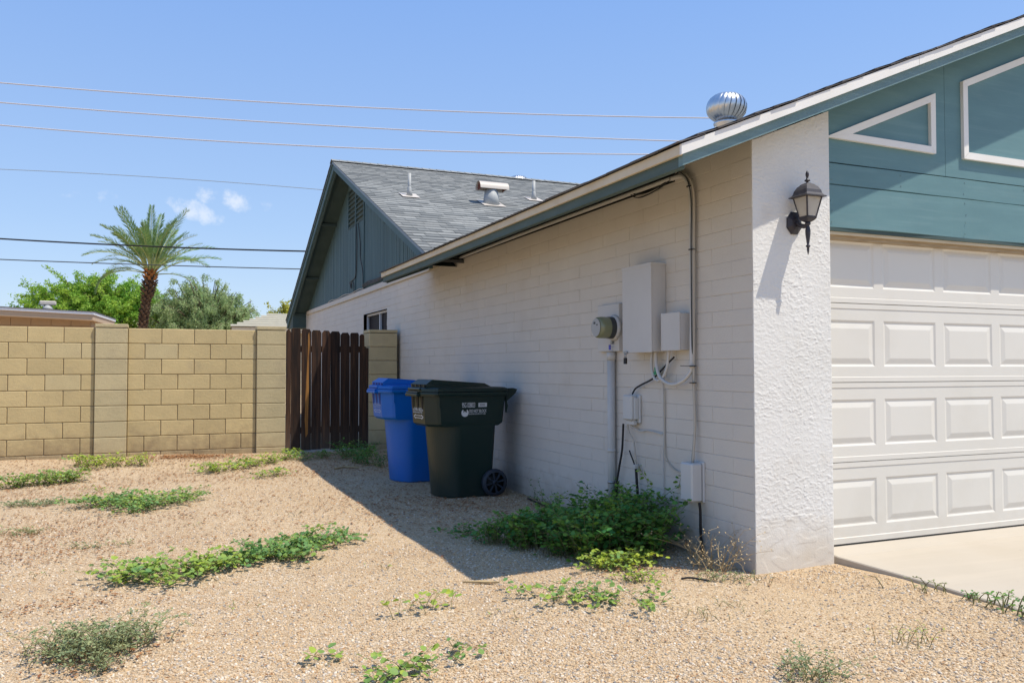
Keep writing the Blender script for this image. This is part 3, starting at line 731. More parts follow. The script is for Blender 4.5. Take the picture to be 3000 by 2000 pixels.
# white trim board on top of the block wall, window
lbox('wall_cap',-.022,.02,6.02,16.48,2.520,2.605,'wall')
lbox('drip_edge',-.030,-.0225,6.02,16.48,2.512,2.530,'cream',.001)
lbox('corner_trim',-.022,.02,16.44,16.49,.0,2.519,'wall')
wn_=MB(); wn_.box(.10,.11,WIN[0],WIN[1],WIN[2],WIN[3]); win=wn_.build('window','glassdark',house)
for (ya,yb,za,zb) in ((WIN[0],WIN[0]+.03,WIN[2],WIN[3]),(WIN[1]-.03,WIN[1],WIN[2],WIN[3]),(WIN[0]+.03,WIN[1]-.03,WIN[3]-.035,WIN[3]),(WIN[0]+.03,WIN[1]-.03,WIN[2],WIN[2]+.035),(9.45,9.49,WIN[2]+.035,WIN[3]-.035)):
    b=MB(); b.bbox(.06,.099,ya,yb,za,zb,.003); b.build('frame','alu',win)
b=MB()
b.add([(.0,WIN[0],WIN[3]),(.0,WIN[1],WIN[3]),(.2,WIN[1],WIN[3]),(.2,WIN[0],WIN[3])],[(0,1,2,3)])
for yy in (WIN[0],WIN[1]): b.add([(.004,yy,WIN[2]),(.2,yy,WIN[2]),(.2,yy,WIN[3]),(.004,yy,WIN[3])],[(0,1,2,3)])
b.build('window_reveal','wall',house)

# ---------------------------------------------------------------- roof vents
def turbine(name,loc,r,label):
    t=empty(name,loc); tag(t,label,'roof turbine','spinning turbine vents on the roof')
    b=MB(); b.smooth=True; b.lathe([(r*.60,-.32),(r*.60,.0),(r*.66,.02),(r*.66,.035),(r*.5,.05)],(0,0,0),sides=28); b.build('stack','galv',t)
    nb=22
    for k in range(nb):
        a0=2*math.pi*k/nb; b=MB(); b.smooth=True; vs=[]; fs=[]; n=9
        for i in range(n+1):
            th=math.pi*(.10+.80*i/n); rr=r*math.sin(th)**.8; zz=.03+r*.86*(1-math.cos(math.pi-th)) if False else .04+r*.74*(1+math.cos(th))
            for j,(da,dr) in enumerate(((0,1.0),(.5,1.02),(1.0,.97),(1.45,.86))):
                a=a0+da*2*math.pi/nb-.35*(i/n-.5); vs.append((rr*dr*math.cos(a),rr*dr*math.sin(a),zz))
        for i in range(n):
            for j in range(3): fs.append((i*4+j,i*4+j+1,(i+1)*4+j+1,(i+1)*4+j))
        b.add(vs,fs); b.build('fin','galv',t)
    b=MB(); b.smooth=True; b.lathe([(r*.34,.04+r*1.42),(r*.30,.04+r*1.46),(r*.05,.04+r*1.49)],(0,0,0),sides=20); b.build('cap','galv',t)
    b=MB(); b.smooth=True; b.lathe([(r*.30,.06),(r*.30,r*1.25)],(0,0,0),sides=12); b.build('core','interior',t)
    return t
turbine('turbine_vent',(1.905,2.7,3.640),.198,'shiny metal turbine vent standing on the near garage roof slope')
turbine('turbine_vent',(3.72,12.1,4.955),.23,'turbine vent whose top just peeks over the far ridge')
def pipevent(loc,h_,r,label):
    t=empty('vent_pipe',loc); tag(t,label,'vent pipe')
    b=MB(); b.smooth=True; b.lathe([(r,-.03),(r,h_)],(0,0,0),sides=14); b.build('pipe','ventpaint',t)
    b=MB(); b.smooth=True; b.lathe([(r*2.1,.0),(r*1.25,.10),(r*1.2,.14),(r*1.02,.15)],(0,0,0),sides=14); b.build('boot','ventpaint',t)
    b=MB(); p=.14; b.add([(-p,-p,-p*SR+.022),(p,-p,-p*SR+.022),(p,p,p*SR+.022),(-p,p,p*SR+.022)],[(0,1,2,3)]); b.build('flashing','ventcream',t)
pipevent((.31,8.58,3.935),.37,.026,'thin plumbing vent pipe nearest the gable edge of the shingle roof')
pipevent((2.74,9.17,4.18),.34,.028,'thin plumbing vent pipe half hidden behind the garage roof edge')
t=empty('exhaust_vent',(1.66,8.48,3.893)); tag(t,'tee topped metal exhaust vent with rusty open end on shingle roof','roof vent')
b=MB(); b.smooth=True; b.lathe([(.145,-.05),(.105,.24)],(0,0,0),sides=18); b.build('stack','ventpaint',t)
b=MB(); p=.19; b.prism([(-p,-p,-p*SR+.018),(p,-p,-p*SR+.018),(p,p,p*SR+.018),(-p,p,p*SR+.018)],(0,0,.006)); b.build('flashing','ventcream',t)
b=MB(); vs=[]; n=9
for x in (-.23,.27):
    for i in range(n+1):
        a=math.pi*i/n; vs.append((x,-.12*math.cos(a),.24+.13*math.sin(a)))
fs=[(i,i+1,n+2+i,n+1+i) for i in range(n)]
b.smooth=True; b.add(vs,fs); b.smooth=False; 
b.add([(p_[0]*.96,p_[1]*.9,.245+(p_[2]-.24)*.92) for p_ in vs],fs); b.build('cap','ventcream',t)
b=MB(); b.add([(-.20,v_[1]*.95,v_[2]) for v_ in vs[:n+1]],[tuple(range(n+1))]); b.add([(.24,v_[1]*.95,v_[2]) for v_ in vs[:n+1]],[tuple(range(n+1))]); b.build('throat','rust',t)

# ---------------------------------------------------------------- block boundary wall, gate, pier
YF=7.958
fence=empty('boundary_wall',(-4,YF,0)); tag(fence,'tan concrete block boundary wall with two raised piers behind the gravel','wall')
def flink(name,me,loc): return link(name,me,fence,(loc[0]+4,loc[1]-YF,loc[2]))
c=MB(); c.box(-9.0,-1.66,YF+.012,YF+.185,-.15,1.752); me=c.mesh('mortar_core','mortar'); flink('mortar_core',me,(0,0,0))
bvar={}
def bmesh_(w,h,dp,m,e=.006):
    k=(round(w,3),round(h,3),dp,m,R.randrange(2))
    if k not in bvar:
        b=MB(); g_=.0035; b.bbox(g_,w-g_,0,dp,g_,h-g_,e); 
        bvar[k]=b.mesh('block',m)
    return bvar[k]
TOPW=1.757; H8=.2032
piers=[(-4.062,-3.674),(-2.055,-1.657)]
for r_ in range(9):
    zt=TOPW-r_*H8; zb=max(zt-H8,-.05)
    off=0.2 if r_%2 else 0.0
    for (xa,xb,ref) in ((-9,-4.062,-4.36),(-3.674,-2.055,-3.674)):
        if ref==-4.36:
            edges=[ -4.062 ]; x=-4.42 if r_%2==0 else -4.22
            while x>-8.9: edges.append(x); x-=.4064
            edges=edges[::-1]
        else:
            edges=[-3.674]; x=-3.674+(.4064 if r_%2==0 else .2032)
            while x<-2.075: edges.append(x); x+=.4064
            edges.append(-2.055)
        for a,b_ in zip(edges[:-1],edges[1:]):
            if b_-a<.03: continue
            m='block_dirty' if r_==8 else 'block'
            if m=='block' and R.random()<.10: m='block_pale'
            flink('block',bmesh_(b_-a,zt-zb,.19,m),(a,YF+R.uniform(-.0015,.0015),zb))
for (xa,xb) in piers:
    c=MB(); c.box(xa+.008,xb-.008,YF-.040+.008,YF+.22,-.1,1.745); flink('pier_core',c.mesh('pier_core','mortar'),(0,0,0))
    for r_ in range(9):
        zt=TOPW-r_*H8; zb=max(zt-H8,-.05)
        flink('block',bmesh_(xb-xa,zt-zb,.27,'block_grey'),(xa,YF-.042+R.uniform(-.001,.001),zb))
    flink('cap_block',bmesh_(xb-xa+.006,.052,.27,'block_grey',.004),(xa-.003,YF-.045,TOPW+.001))
pier=empty('block_pier',(-.26,7.95,0)); tag(pier,'free standing tan block pier between the wooden gate and the white house wall','pier')
for r_ in range(9):
    zt=1.745-r_*H8; zb=max(zt-H8,-.05)
    link('block',bmesh_(.425,zt-zb,.40,'block_grey'),pier,(-.475+.26,7.93-7.95+R.uniform(-.002,.002),zb))
link('cap_block',bmesh_(.432,.05,.405,'block_grey',.004),pier,(-.478+.26,7.926-7.95,1.746))
c=MB(); c.box(-.465+.26,-.062+.26,-.01,.36,-.1,1.74); c.build('mortar_core','mortar',pier)

gate=empty('wooden_gate',(-1.06,7.93,.05)); tag(gate,'weathered dark brown picket gate between two tan block piers','gate')
xe=[-1.656,-1.584,-1.441,-1.302,-1.162,-1.030,-.891,-.753,-.618,-.500]
zts=[1.775,1.790,1.783,1.768,1.764,1.757,1.741,1.742,1.722]
xsP=[(xe[i]+.0025,xe[i+1]-.0025-(.006 if i%3==1 else 0),zts[i]) for i in range(9)]
for i,(xa,xb,zt) in enumerate(xsP):
    w=xb-xa; zb=.075+R.uniform(-.01,.01); cch=R.uniform(.018,.036); b=MB(); lean=R.uniform(-.007,.007)
    tr = zt if i!=8 else zt
    poly=[(0,0,zb),(w,0,zb),(w+lean,0,tr-cch-.01),(w-cch*.8+lean,0,tr),(cch*.8+lean,0,tr+R.uniform(-.004,.004)),(lean,0,tr-cch)]
    if i==8: poly=[(0,0,zb),(w+.018,0,zb),(w+.018,0,1.52),(w-.04,0,1.53),(w-.045,0,tr-.02),(w-.06,0,tr),(.02,0,tr),(0,0,tr-.025)]
    b.prism(poly,(0,.018,0)); po=link('picket',b.mesh('picket','wood'),gate,(xa+1.06,R.uniform(-.004,.003),-.05))
    if i==2:
        po['label']='picket with a bare orange streak of wood'
        q=MB(); q.prism([(.062,-.0015,.25),(.088,-.0015,.30),(.100,-.0015,.9),(.098,-.0015,1.4),(.112,-.0015,1.6),(.100,-.0015,1.74),(.086,-.0015,1.70),(.080,-.0015,1.4),(.058,-.0015,.9),(.046,-.0015,.5)],(0,.0013,0)); q.build('bare_streak','wood_pale',po)
for z in (1.50,1.62,.35) :
    b=MB(); b.bbox(-.56,.54,.020,.058,z-.045,z+.045,.004); b.build('rail','wood',gate,loc=(0,0,-.05)) if z!=1.62 else None
b=MB(); b.bbox(-1.66,-.48,7.86,8.12,-.05,.058,.01); tag(b.build('gate_threshold','concrete'),'low concrete strip across the ground under the wooden gate','threshold')

# ---------------------------------------------------------------- wheelie bins
def outline(front,back,hw,cx=0.0,n=9,pw=2.2):
    # near straight sides to the back, curved front; returns ccw list of (x,y)
    pts=[(back,-hw+.03),(back,hw-.03),(back-.03,hw)]
    pts2=[]
    for i in range(n+1):
        a=math.pi/2+math.pi*i/n
        c_,s_=math.cos(a),math.sin(a)
        x=cx+(front-cx)*abs(c_)**(2/pw)*(1 if c_<0 else -1); y=hw*abs(s_)**(2/pw)*(1 if s_>0 else -1)
        pts2.append((x,y))
    return pts+pts2+[(back-.03,-hw)]
def roundrect(x0,x1,hw,c):
    # straight sides and back; the front is faceted and bows forward in the middle
    xk=x0+.080; hf=hw*.53
    return [(x1,-hw+c),(x1,hw-c),(x1-c*.5,hw-c*.2),(x1-c,hw),(xk+.025,hw),(xk,hw-.02),(x0,hf),(x0,-hf),(xk,-hw+.02),(xk+.025,-hw),(x1-c,-hw),(x1-c*.5,-hw+c*.2)]
def text_mesh(s_,size,extrude=.0006,bold=False):
    cu=bpy.data.curves.new('lettering','FONT'); cu.body=s_; cu.size=size; cu.extrude=extrude; cu.align_x='LEFT'
    if bold: cu.offset=size*.006
    ob=bpy.data.objects.new('tmp',cu); COL.objects.link(ob); dg=bpy.context.evaluated_depsgraph_get(); me=bpy.data.meshes.new_from_object(ob.evaluated_get(dg)); bpy.data.objects.remove(ob); bpy.data.curves.remove(cu); return me
def put_text(s_,size,parent,loc,rot,m,sx=1.0,bold=False,name='lettering'):
    me=text_mesh(s_,size,bold=bold); me.materials.clear(); me.materials.append(M[m]); o=link(name,me,parent,loc,rot); o.scale=(sx,1,1); return o
def wheelie(name,O,rot,pm,dark,ink,label,num,front_tag=True):
    t=empty(name,(O[0],O[1],0),rot); tag(t,label,'wheelie bin')
    b=MB(); b.smooth=False
    rings=[]
    for z,fr,bk,hw in ((0.0,-.160,.325,.250),(.012,-.172,.335,.260),(.30,-.200,.345,.268),(.698,-.238,.362,.2885)):
        rings.append([(x,y,z) for x,y in outline(fr,bk,hw,0.0,30,2.0)])
    b.loft(rings,True)
    body=b.build('body',pm,t)
    b=MB(); rings=[]
    for z,x0,x1,hw,c_ in ((.676,-.290,.395,.2865,.03),(.700,-.322,.435,.290,.03),(.715,-.325,.440,.292,.03),(.968,-.345,.462,.306,.03)):
        rings.append([(x,y,z) for x,y in roundrect(x0,x1,hw,c_)])
    b.loft(rings,True); ub=b.build('upper_body',pm,t)
    # shelf shadow lip above the curved front
    # rim
    b=MB(); rings=[]
    for z,o_ in ((.962,.0),(.966,.030),(.985,.036),(1.000,.034),(1.001,.0)):
        rings.append([(x,y,z) for x,y in roundrect(-.346-o_,.465+o_*.6,.308+o_,.05)])
    b.loft(rings,True); b.build('rim',pm,t)
    b=MB(); b.bbox(-.412,-.36,-.15,.15,.960,.990,.006); b.bbox(-.404,-.36,-.145,.145,.992,1.006,.004); b.build('lift_bar',pm,t)
    # V shaped grab pockets on the front: dark wedges paint their inner shade
    for yy in (-.115,.0,.115):
        b=MB(); b.prism([(-.351,yy-.034,.960),(-.351,yy+.034,.960),(-.338,yy+.012,.84),(-.338,yy-.012,.84)],(.012,0,0)); b.build('pocket_shade',dark,t)
    # side rib
    for s_ in (-1,1):
        b=MB(); b.bbox(-.245,-.232,s_*.300-.006,s_*.300+.006,.86,.962,.002); b.build('rib',pm,t)
    # lid
    b=MB(); rings=[]
    for z,x0,x1,hw,c_ in ((1.002,-.372,.49,.330,.05),(1.030,-.370,.49,.327,.05),(1.040,-.352,.475,.310,.06),(1.044,-.320,.45,.27,.06)):
        rings.append([(x,y,z+(0 if i<2 else .004)) for i,(x,y) in enumerate(roundrect(x0,x1,hw,c_))])
    b.loft(rings,True); lid=b.build('lid',pm,t)
    b=MB()
    top=[(-.265,-.18,1.120),(-.265,.18,1.120),(.28,.19,1.082),(.28,-.19,1.082)]
    bot=[(-.335,-.20,1.075),(-.335,.20,1.075),(.34,.23,1.045),(.34,-.23,1.045)]
    b2=[(-.326,-.20,1.044),(-.326,.20,1.044),(.36,.25,1.040),(.36,-.25,1.040)]
    b.add(top+bot+b2,[(3,2,1,0)]+[(i,(i+1)%4,4+(i+1)%4,4+i) for i in range(4)]+[(4+i,4+(i+1)%4,8+(i+1)%4,8+i) for i in range(4)])
    b.build('lid_hump',pm,lid)
    b=MB(); b.box(-.338,-.30,-.18,.18,1.048,1.070); b.build('grip_slot',dark,lid)  # solid dark box painted as the shade inside the slot
    for yy in (-.15,-.05,.05,.15):
        b=MB(); b.box(-.342,-.337,yy-.012,yy+.012,1.047,1.071); b.build('slot_post',pm,lid)
    b=MB(); b.bbox(-.386,-.320,-.155,.155,1.014,1.042,.008); b.build('lid_lip',pm,lid)
    # handle
    b=MB(); b.smooth=True; b.tube([(.565,-.26,1.012),(.565,.26,1.012)],.017,10); b.build('handle',pm,t)
    for s_ in (-1,1):
        b=MB(); b.prism([(.44,s_*.27-.012,.955),(.47,s_*.27-.012,.90),(.575,s_*.27-.012,.985),(.592,s_*.27-.012,1.022),(.55,s_*.27-.012,1.034),(.44,s_*.27-.012,1.03)],(0,.024,0)); b.build('handle_bracket',pm,t)
        b=MB(); b.prism([(.46,s_*.29-.014,.95),(.48,s_*.29-.014,.86),(.462,s_*.29-.014,.80)],(0,.028,0)); b.build('hinge_gusset',pm,t)
    # wheels and axle
    b=MB(); b.smooth=True; b.tube([(.335,-.31,.13),(.335,.31,.13)],.011,8); b.build('axle','metal',t)
    for s_ in (-1,1):
        cy=s_*.292
        b=MB(); b.smooth=True; b.lathe([(.098,-.026),(.128,-.024),(.131,-.012),(.131,.012),(.128,.024),(.098,.026),(.098,-.026)],(.335,cy,.131),(0,1,0),28,False); wh=b.build('wheel','wheel',t)
        b=MB(); b.smooth=True; b.lathe([(.099,-.008),(.099,.008)],(.335,cy,.131),(0,1,0),28,True); b.build('web','bindark',wh)  # recess shade between the spokes is put into the web colour
        b=MB(); b.smooth=True; b.lathe([(.024,-.030),(.026,-.024),(.026,.024),(.024,.030)],(.335,cy,.131),(0,1,0),14); b.build('hub','wheel',wh)
        b=MB(); b.smooth=True; b.lathe([(.011,-.032),(.011,.032)],(.335,cy,.131),(0,1,0),10); b.build('axle_cap','bindark',wh)
        for k in range(8):
            a=2*math.pi*k/8+.2; c_,s2=math.cos(a),math.sin(a)
            b=MB(); q=[(.022,-.006),(.098,-.010),(.098,.010),(.022,.006)]
            b.prism([(.335+r_*c_-w_*s2,cy-.020,.131+r_*s2+w_*c_) for r_,w_ in q],(0,.040,0)); b.build('spoke','wheel',wh)
    # print on the near side
    yS=lambda z:-(.292+.014*(z-.715)/.253)-.0012
    tilt=math.atan(.014/.253)
    rt=(math.pi/2+tilt,0,0)
    put_text(num,.066,ub,(-.012,yS(.868),.856),rt,ink,.42,True)
    q=MB(); q.box(0,.090,0,.040,0,.0006); lab=link('barcode_sticker',q.mesh('barcode_sticker',ink),ub,(.160,yS(.868),.858),rt)
    x=.014
    while x<.072:
        q=MB(); q.box(x,x+.0018,.008,.032,.0007,.0011); q.build('bar',dark,lab); x+=.0050
    # bird roundel: crescent disc with a curled head and wing tips
    bd=MB(); n=26; ro=.038; vs=[(0,0,0)]
    arc=[(ro*math.cos(a),ro*math.sin(a),0) for a in [math.radians(125)+math.radians(290)*i/n for i in range(n+1)]]
    inner=[(.016,.022,0),(.019,.008,0),(.010,.001,0),(.004,.010,0),(-.004,.016,0),(-.010,.010,0),(-.006,.004,0),(-.013,.001,0),(-.018,.010,0),(-.016,.020,0)]
    poly=arc+inner
    bd.add(poly,[tuple(range(len(poly)))]); link('bird_emblem',bd.mesh('bird_emblem',ink),ub,(.022,yS(.806),.806),rt)
    put_text('DO NOT BLOCK',.040,ub,(.066,yS(.812),.808),rt,ink,.60,True)
    put_text('BLOCKING VIOLATES CITY CODE',.019,ub,(.066,yS(.790),.787),rt,ink,.60)
    # print on the front
    xF=lambda z:-(.325+.020*(z-.715)/.253)-.0014
    rf=(math.pi/2+.078,0,-math.pi/2)
    if True:
        put_text('DO NOT BLOCK',.040,ub,(xF(.825),.13,.822),rf,ink,.85,True)
        put_text('BLOCKING VIOLATES CITY CODE',.018,ub,(xF(.80),.13,.800),rf,ink,.85)
        ar=MB(); 
        o_=[(-.125,0),(-.075,.024),(-.075,.014),(.075,.014),(.075,.024),(.125,0),(.075,-.024),(.075,-.014),(-.075,-.014),(-.075,-.024)]
        i_=[(p*.86,q_*.60) for p,q_ in o_]; k=len(o_)
        ar.add([(p,q_,0) for p,q_ in o_]+[(p,q_,0) for p,q_ in i_],[(i,(i+1)%k,k+(i+1)%k,k+i) for i in range(k)])
        link('double_arrow',ar.mesh('double_arrow',ink),ub,(xF(.765),.0,.765),rf)
    return t
ca,sa=math.cos(rad(5)),math.sin(rad(5))
wheelie('wheelie_bin',(-.645-sa*.262,3.425+ca*.262),rad(5),'bingreen','bindark','ink','dark green wheelie bin, the nearer of the two bins beside the white wall','95G 028823')
c2_,s2_=math.cos(rad(3)),math.sin(rad(3))
wheelie('wheelie_bin',(-.752-s2_*.262,4.64+c2_*.262),rad(3),'binblue','binbluedark','inkfaint','bright blue wheelie bin standing behind the dark green one','95R 033217')

# ---------------------------------------------------------------- electrical gear on the side wall
t=empty('electric_meter',(0,1.69,1.54)); tag(t,'round glass electric meter on a flat grey socket box','electric meter')
b=MB(); b.bbox(-.036,0,1.526-1.69,1.862-1.69,1.358-1.54,1.728-1.54,.004); b.build('socket_box','box',t)
b=MB(); b.smooth=True; b.lathe([(.100,0),(.102,.012),(.094,.024),(.088,.026)],(-.036,-.10,.0),(-1,0,0),24); b.build('ring','pipe',t)
b=MB(); b.smooth=True; b.lathe([(.084,0),(.084,.10),(.080,.128),(.060,.140),(.0,.142)],(-.060,-.10,.0),(-1,0,0),24,False); mg=b.build('glass_dome','meterglass',t)
b=MB(); b.box(-.1,-.0,-.02,.03,.03,.05) 
b=MB(); b.smooth=True; b.lathe([(.0855,.001),(.0850,.045)],(-.060,-.10,.0),(-1,0,0),24,False); b.build('dark_band','darkgrey',t)
b=MB(); b.smooth=True; b.lathe([(.070,.1425),(.0,.1430)],(-.060,-.10,.0),(-1,0,0),24,False); b.build('face_plate','ventpaint',t)
for (dy,dz,w_,h2) in ((.02,.035,.03,.018),(-.02,.02,.02,.012)):
    b=MB(); b.box(-.2035,-.2025,-.10+dy-w_/2,-.10+dy+w_/2,dz-h2/2,dz+h2/2); b.build('dial','darkgrey',t)
b=MB(); b.bbox(-.062,-.038,-.090,-.072,-.125,-.10,.003); b.build('clasp','metal',t)
b=MB(); b.bbox(-.066,-.054,-.075,-.055,-.170,-.130,.003); b.build('seal','tag_blue',t)
t=empty('breaker_panel',(0,1.12,1.65)); tag(t,'tall painted electrical breaker panel, biggest box on the white wall','electrical panel')
b=MB(); b.bbox(-.118,0,.931-1.12,1.316-1.12,1.343-1.65,1.957-1.65,.004); b.build('case','box',t)
b=MB(); b.bbox(-.127,-.1185,.928-1.12,1.320-1.12,1.338-1.65,1.955-1.65,.003); b.build('cover','box',t)
b=MB(); b.prism([(-.130,.925-1.12,1.945-1.65),(-.130,.925-1.12,1.968-1.65),(0,.925-1.12,1.968-1.65),(0,.925-1.12,1.958-1.65)],(0,.398,0)); b.build('rain_lip','box',t)
b=MB(); b.bbox(-.142,-.128,.12,.16,-.318,-.30,.002); b.build('hasp','metal',t)
b=MB(); b.smooth=True; b.tube([(-.137,.132,-.315),(-.137,.132,-.345),(-.137,.150,-.345),(-.137,.150,-.315)],.003,6); pl=b.build('shackle','metal',t)
b=MB(); b.bbox(-.146,-.130,.125,.157,-.392,-.347,.003); tag(b.build('padlock','black',None,loc=(0,1.12,1.65)),'black padlock hanging under the tall breaker panel','padlock')
t=empty('disconnect_box',(0,.756,1.476)); tag(t,'small squarish grey switch box beside the tall breaker panel','electrical box')
b=MB(); b.bbox(-.080,0,.648-.756,.864-.756,1.349-1.476,1.600-1.476,.004); b.build('case','box',t)
b=MB(); b.bbox(-.088,-.0805,.645-.756,.868-.756,1.346-1.476,1.606-1.476,.003); b.build('cover','box',t)
t=empty('telephone_box',(0,1.335,.93)); tag(t,'grey plastic telephone interface box hung midway down the wall','utility box')
b=MB(); b.bbox(-.020,0,1.263-1.335,1.408-1.335,.82-.93,1.03-.93,.006); b.build('back_plate','plasticbox',t)
b=MB(); b.bbox(-.079,-.0205,1.285-1.335,1.408-1.335,.842-.93,1.028-.93,.010); b.build('cover','plasticbox',t)
b=MB(); b.bbox(-.055,-.0205,1.268-1.335,1.284-1.335,.85-.93,1.01-.93,.003); b.build('hinge','plasticbox',t)
b=MB(); b.bbox(-.058,-.0205,1.290-1.335,1.395-1.335,.805-.93,.8415-.93,.006); b.build('cable_entry','plasticbox',t)
t=empty('cable_box',(0,.563,.482)); tag(t,'low grey cable television box near the bottom of the wall','utility box')
b=MB(); b.bbox(-.016,0,.490-.563,.640-.563,.352-.482,.616-.482,.005); b.build('back_plate','plasticbox',t)
b=MB(); b.bbox(-.102,-.0165,.498-.563,.631-.563,.358-.482,.608-.482,.010); b.build('cover','plasticbox',t)
b=MB(); b.smooth=True; b.lathe([(.012,0),(.010,.014)],(-.06,.02,-.125),(0,0,-1),10); b.build('latch','plasticbox',t)
# conduits
t=empty('riser_pipe',(-.036,1.645,0)); tag(t,'thick painted riser pipe dropping from the electric meter to the ground','pipe')
b=MB(); b.smooth=True; b.lathe([(.031,-.05),(.031,1.33)],(0,0,0),sides=16); b.build('pipe','pipe',t)
b=MB(); b.smooth=True; b.lathe([(.036,1.29),(.036,1.352)],(0,0,0),sides=16); b.build('connector','pipe',t)
b=MB(); b.smooth=True; b.lathe([(.034,.575),(.034,.60)],(0,0,0),sides=16); b.build('strap','pipe',t)
b=MB(); b.smooth=True; b.lathe([(.0335,.335),(.0335,.352)],(0,0,0),sides=16); b.bbox(-.0,.034,-.055,-.030,.330,.356,.003); b.build('strap','metal',t)
cable('conduit',[(-.032,.588,1.225),(-.030,.583,1.5),(-.030,.580,2.0),(-.030,.585,2.38),(-.032,.61,2.47),(-.034,.68,2.528),(-.034,.80,2.538)],.0165,'pipe','straight painted conduit running up the wall and curving under the eave','conduit',n=8,sides=10)
cable('conduit',[(-.034,.815,2.540),(-.034,1.6,2.541),(-.034,3.2,2.541),(-.034,4.9,2.533),(-.03,6.0,2.53)],.0165,'pipe','long painted conduit lying along the top of the wall under the eave','conduit',n=6,sides=8)
cable('conduit',[(-.05,.992,1.345),(-.05,.985,1.26),(-.06,.93,1.17),(-.06,.84,1.125),(-.06,.74,1.118),(-.05,.65,1.150),(-.036,.598,1.20),(-.032,.588,1.235)],.0125,'pipe','wide looping flexible conduit from the breaker panel to the upright conduit','conduit',n=8,sides=10)
cable('conduit',[(-.05,1.041,1.345),(-.05,1.048,1.25),(-.05,1.02,1.165),(-.05,.965,1.140),(-.05,.90,1.165),(-.05,.85,1.24),(-.05,.822,1.352)],.0105,'pipe','small flexible conduit loop between breaker panel and switch box','conduit',n=8,sides=10)
cable('cable',[(-.052,.556,.606),(-.030,.560,.85),(-.028,.572,1.12),(-.028,.566,1.5),(-.028,.558,2.05),(-.030,.552,2.35),(-.034,.572,2.46),(-.036,.63,2.53),(-.036,.72,2.57)],.0085,'cable_tan','pale cable strapped alongside the upright conduit down to the low box')
cable('cable',[(-.052,.566,.606),(-.026,.572,.85),(-.022,.588,1.1),(-.045,.566,1.5),(-.045,.566,2.05),(-.046,.560,2.33),(-.050,.590,2.475),(-.052,.66,2.545),(-.05,.74,2.575)],.0045,'darkgrey','dark thin cable strapped alongside the upright conduit down to the low box')
for i,z in enumerate((2.015,1.241,1.131,2.44)):
    b=MB(); b.smooth=True; b.lathe([(.024,-.003),(.024,.003)],(-.034,.572,z) if z<2.3 else (-.036,.588,z),(0,0,1),10); o=b.build('cable_tie','black')
    tag(o,('black cable tie round the conduit high on the wall','black cable tie with a long tail below the switch box','lowest black cable tie on the conduit, under the looped conduit','black cable tie where the conduit bends under the eave')[i],'cable tie','cable ties around the upright conduit')
    if i==1:
        q=MB(); q.tube([(-.04,.59,z),(-.045,.70,z+.003)],.002,4); q.build('tail','black',o)
cable('cable',[(-.04,1.372,2.566),(-.042,1.30,2.51),(-.044,1.174,2.480),(-.042,.958,2.497),(-.04,.80,2.535),(-.04,.716,2.56)],.0045,'black','lower black wire drooping below the eave beside the bend')
cable('cable',[(-.04,1.38,2.570),(-.042,1.25,2.515),(-.044,1.10,2.500),(-.042,.93,2.515),(-.04,.80,2.545),(-.04,.716,2.565)],.004,'black','upper black wire drooping below the eave beside the bend')
for i,zz in enumerate((0,.014)):
    pts=[(-.03-i*.012,2.0+k*.45,2.582+zz+.010*math.sin(k*1.7+i*2)-.010*(k%3==1)) for k in range(10)]
    cable('cable',pts,.005,'black',('black wire sagging in waves over the long conduit under the eave','second black wire tucked higher under the eave')[i])
cable('cable',[(-.03,3.3,2.60),(-.05,4.0,2.585),(-.06,5.0,2.578),(-.05,5.9,2.57),(-.03,6.0,2.552)],.006,'cable_tan','tan wire slung under the far end of the eave')
cable('cable',[(-.045,.774,1.303),(-.04,.90,1.235),(-.035,1.05,1.155),(-.03,1.22,1.105),(-.03,1.30,1.075),(-.035,1.335,1.035)],.0065,'black','thick black wire slanting from the switch box to the telephone box')
b=MB(); b.bbox(-.055,-.03,.975,1.01,1.195,1.235,.006); b.bbox(-.050,-.035,.985,1.03,1.18,1.20,.003); tag(b.build('ground_clamp','greenplastic'),'green grounding clamp behind the small conduit loop','clamp')
cable('cable',[(-.015,1.00,1.19),(-.012,.965,1.12),(-.012,.957,.95),(-.012,.957,.74),(-.012,.962,.5),(-.012,.958,.05)],.0045,'pipe','thin painted ground wire running straight down the wall')
cable('cable',[(-.014,.940,1.08),(-.012,.943,.9),(-.012,.945,.72),(-.012,.93,.60),(-.014,.85,.54),(-.016,.75,.52),(-.02,.66,.505),(-.03,.63,.50)],.0045,'cable_tan','thin cable curving across the wall into the low box')
cable('cable',[(-.03,1.375,.808),(-.02,1.31,.775),(-.016,1.25,.765),(-.014,1.17,.775),(-.014,1.06,.770),(-.014,.97,.762)],.0045,'pipe','short wavy cable between telephone box and ground wire')
cable('cable',[(-.04,1.46,.806),(-.035,1.475,.72),(-.035,1.49,.6),(-.04,1.53,.45),(-.04,1.56,.34),(-.04,1.56,.20),(-.03,1.55,.02)],.008,'black','black cable hanging beside the thick riser pipe')
cable('cable',[(-.04,1.400,.806),(-.035,1.39,.75),(-.03,1.34,.70),(-.03,1.31,.62),(-.03,1.30,.55),(-.03,1.295,.50)],.0055,'cable_tan','short grey cable hanging from the telephone box')
cable('cable',[(-.03,1.39,.61),(-.03,1.36,.57),(-.03,1.33,.53),(-.03,1.30,.49)],.006,'black','cut black cable stub beside the short grey cable')
cable('cable',[(-.032,1.296,.495),(-.035,1.28,.40),(-.035,1.265,.25),(-.03,1.26,.0)],.010,'black','fat black cable coming up from the weeds by the wall')
b=MB(); b.bbox(-.05,-.015,1.28,1.315,.485,.515,.004); tag(b.build('cable_coupler','pipe'),'small pale coupler joining grey and fat black cables','coupler')
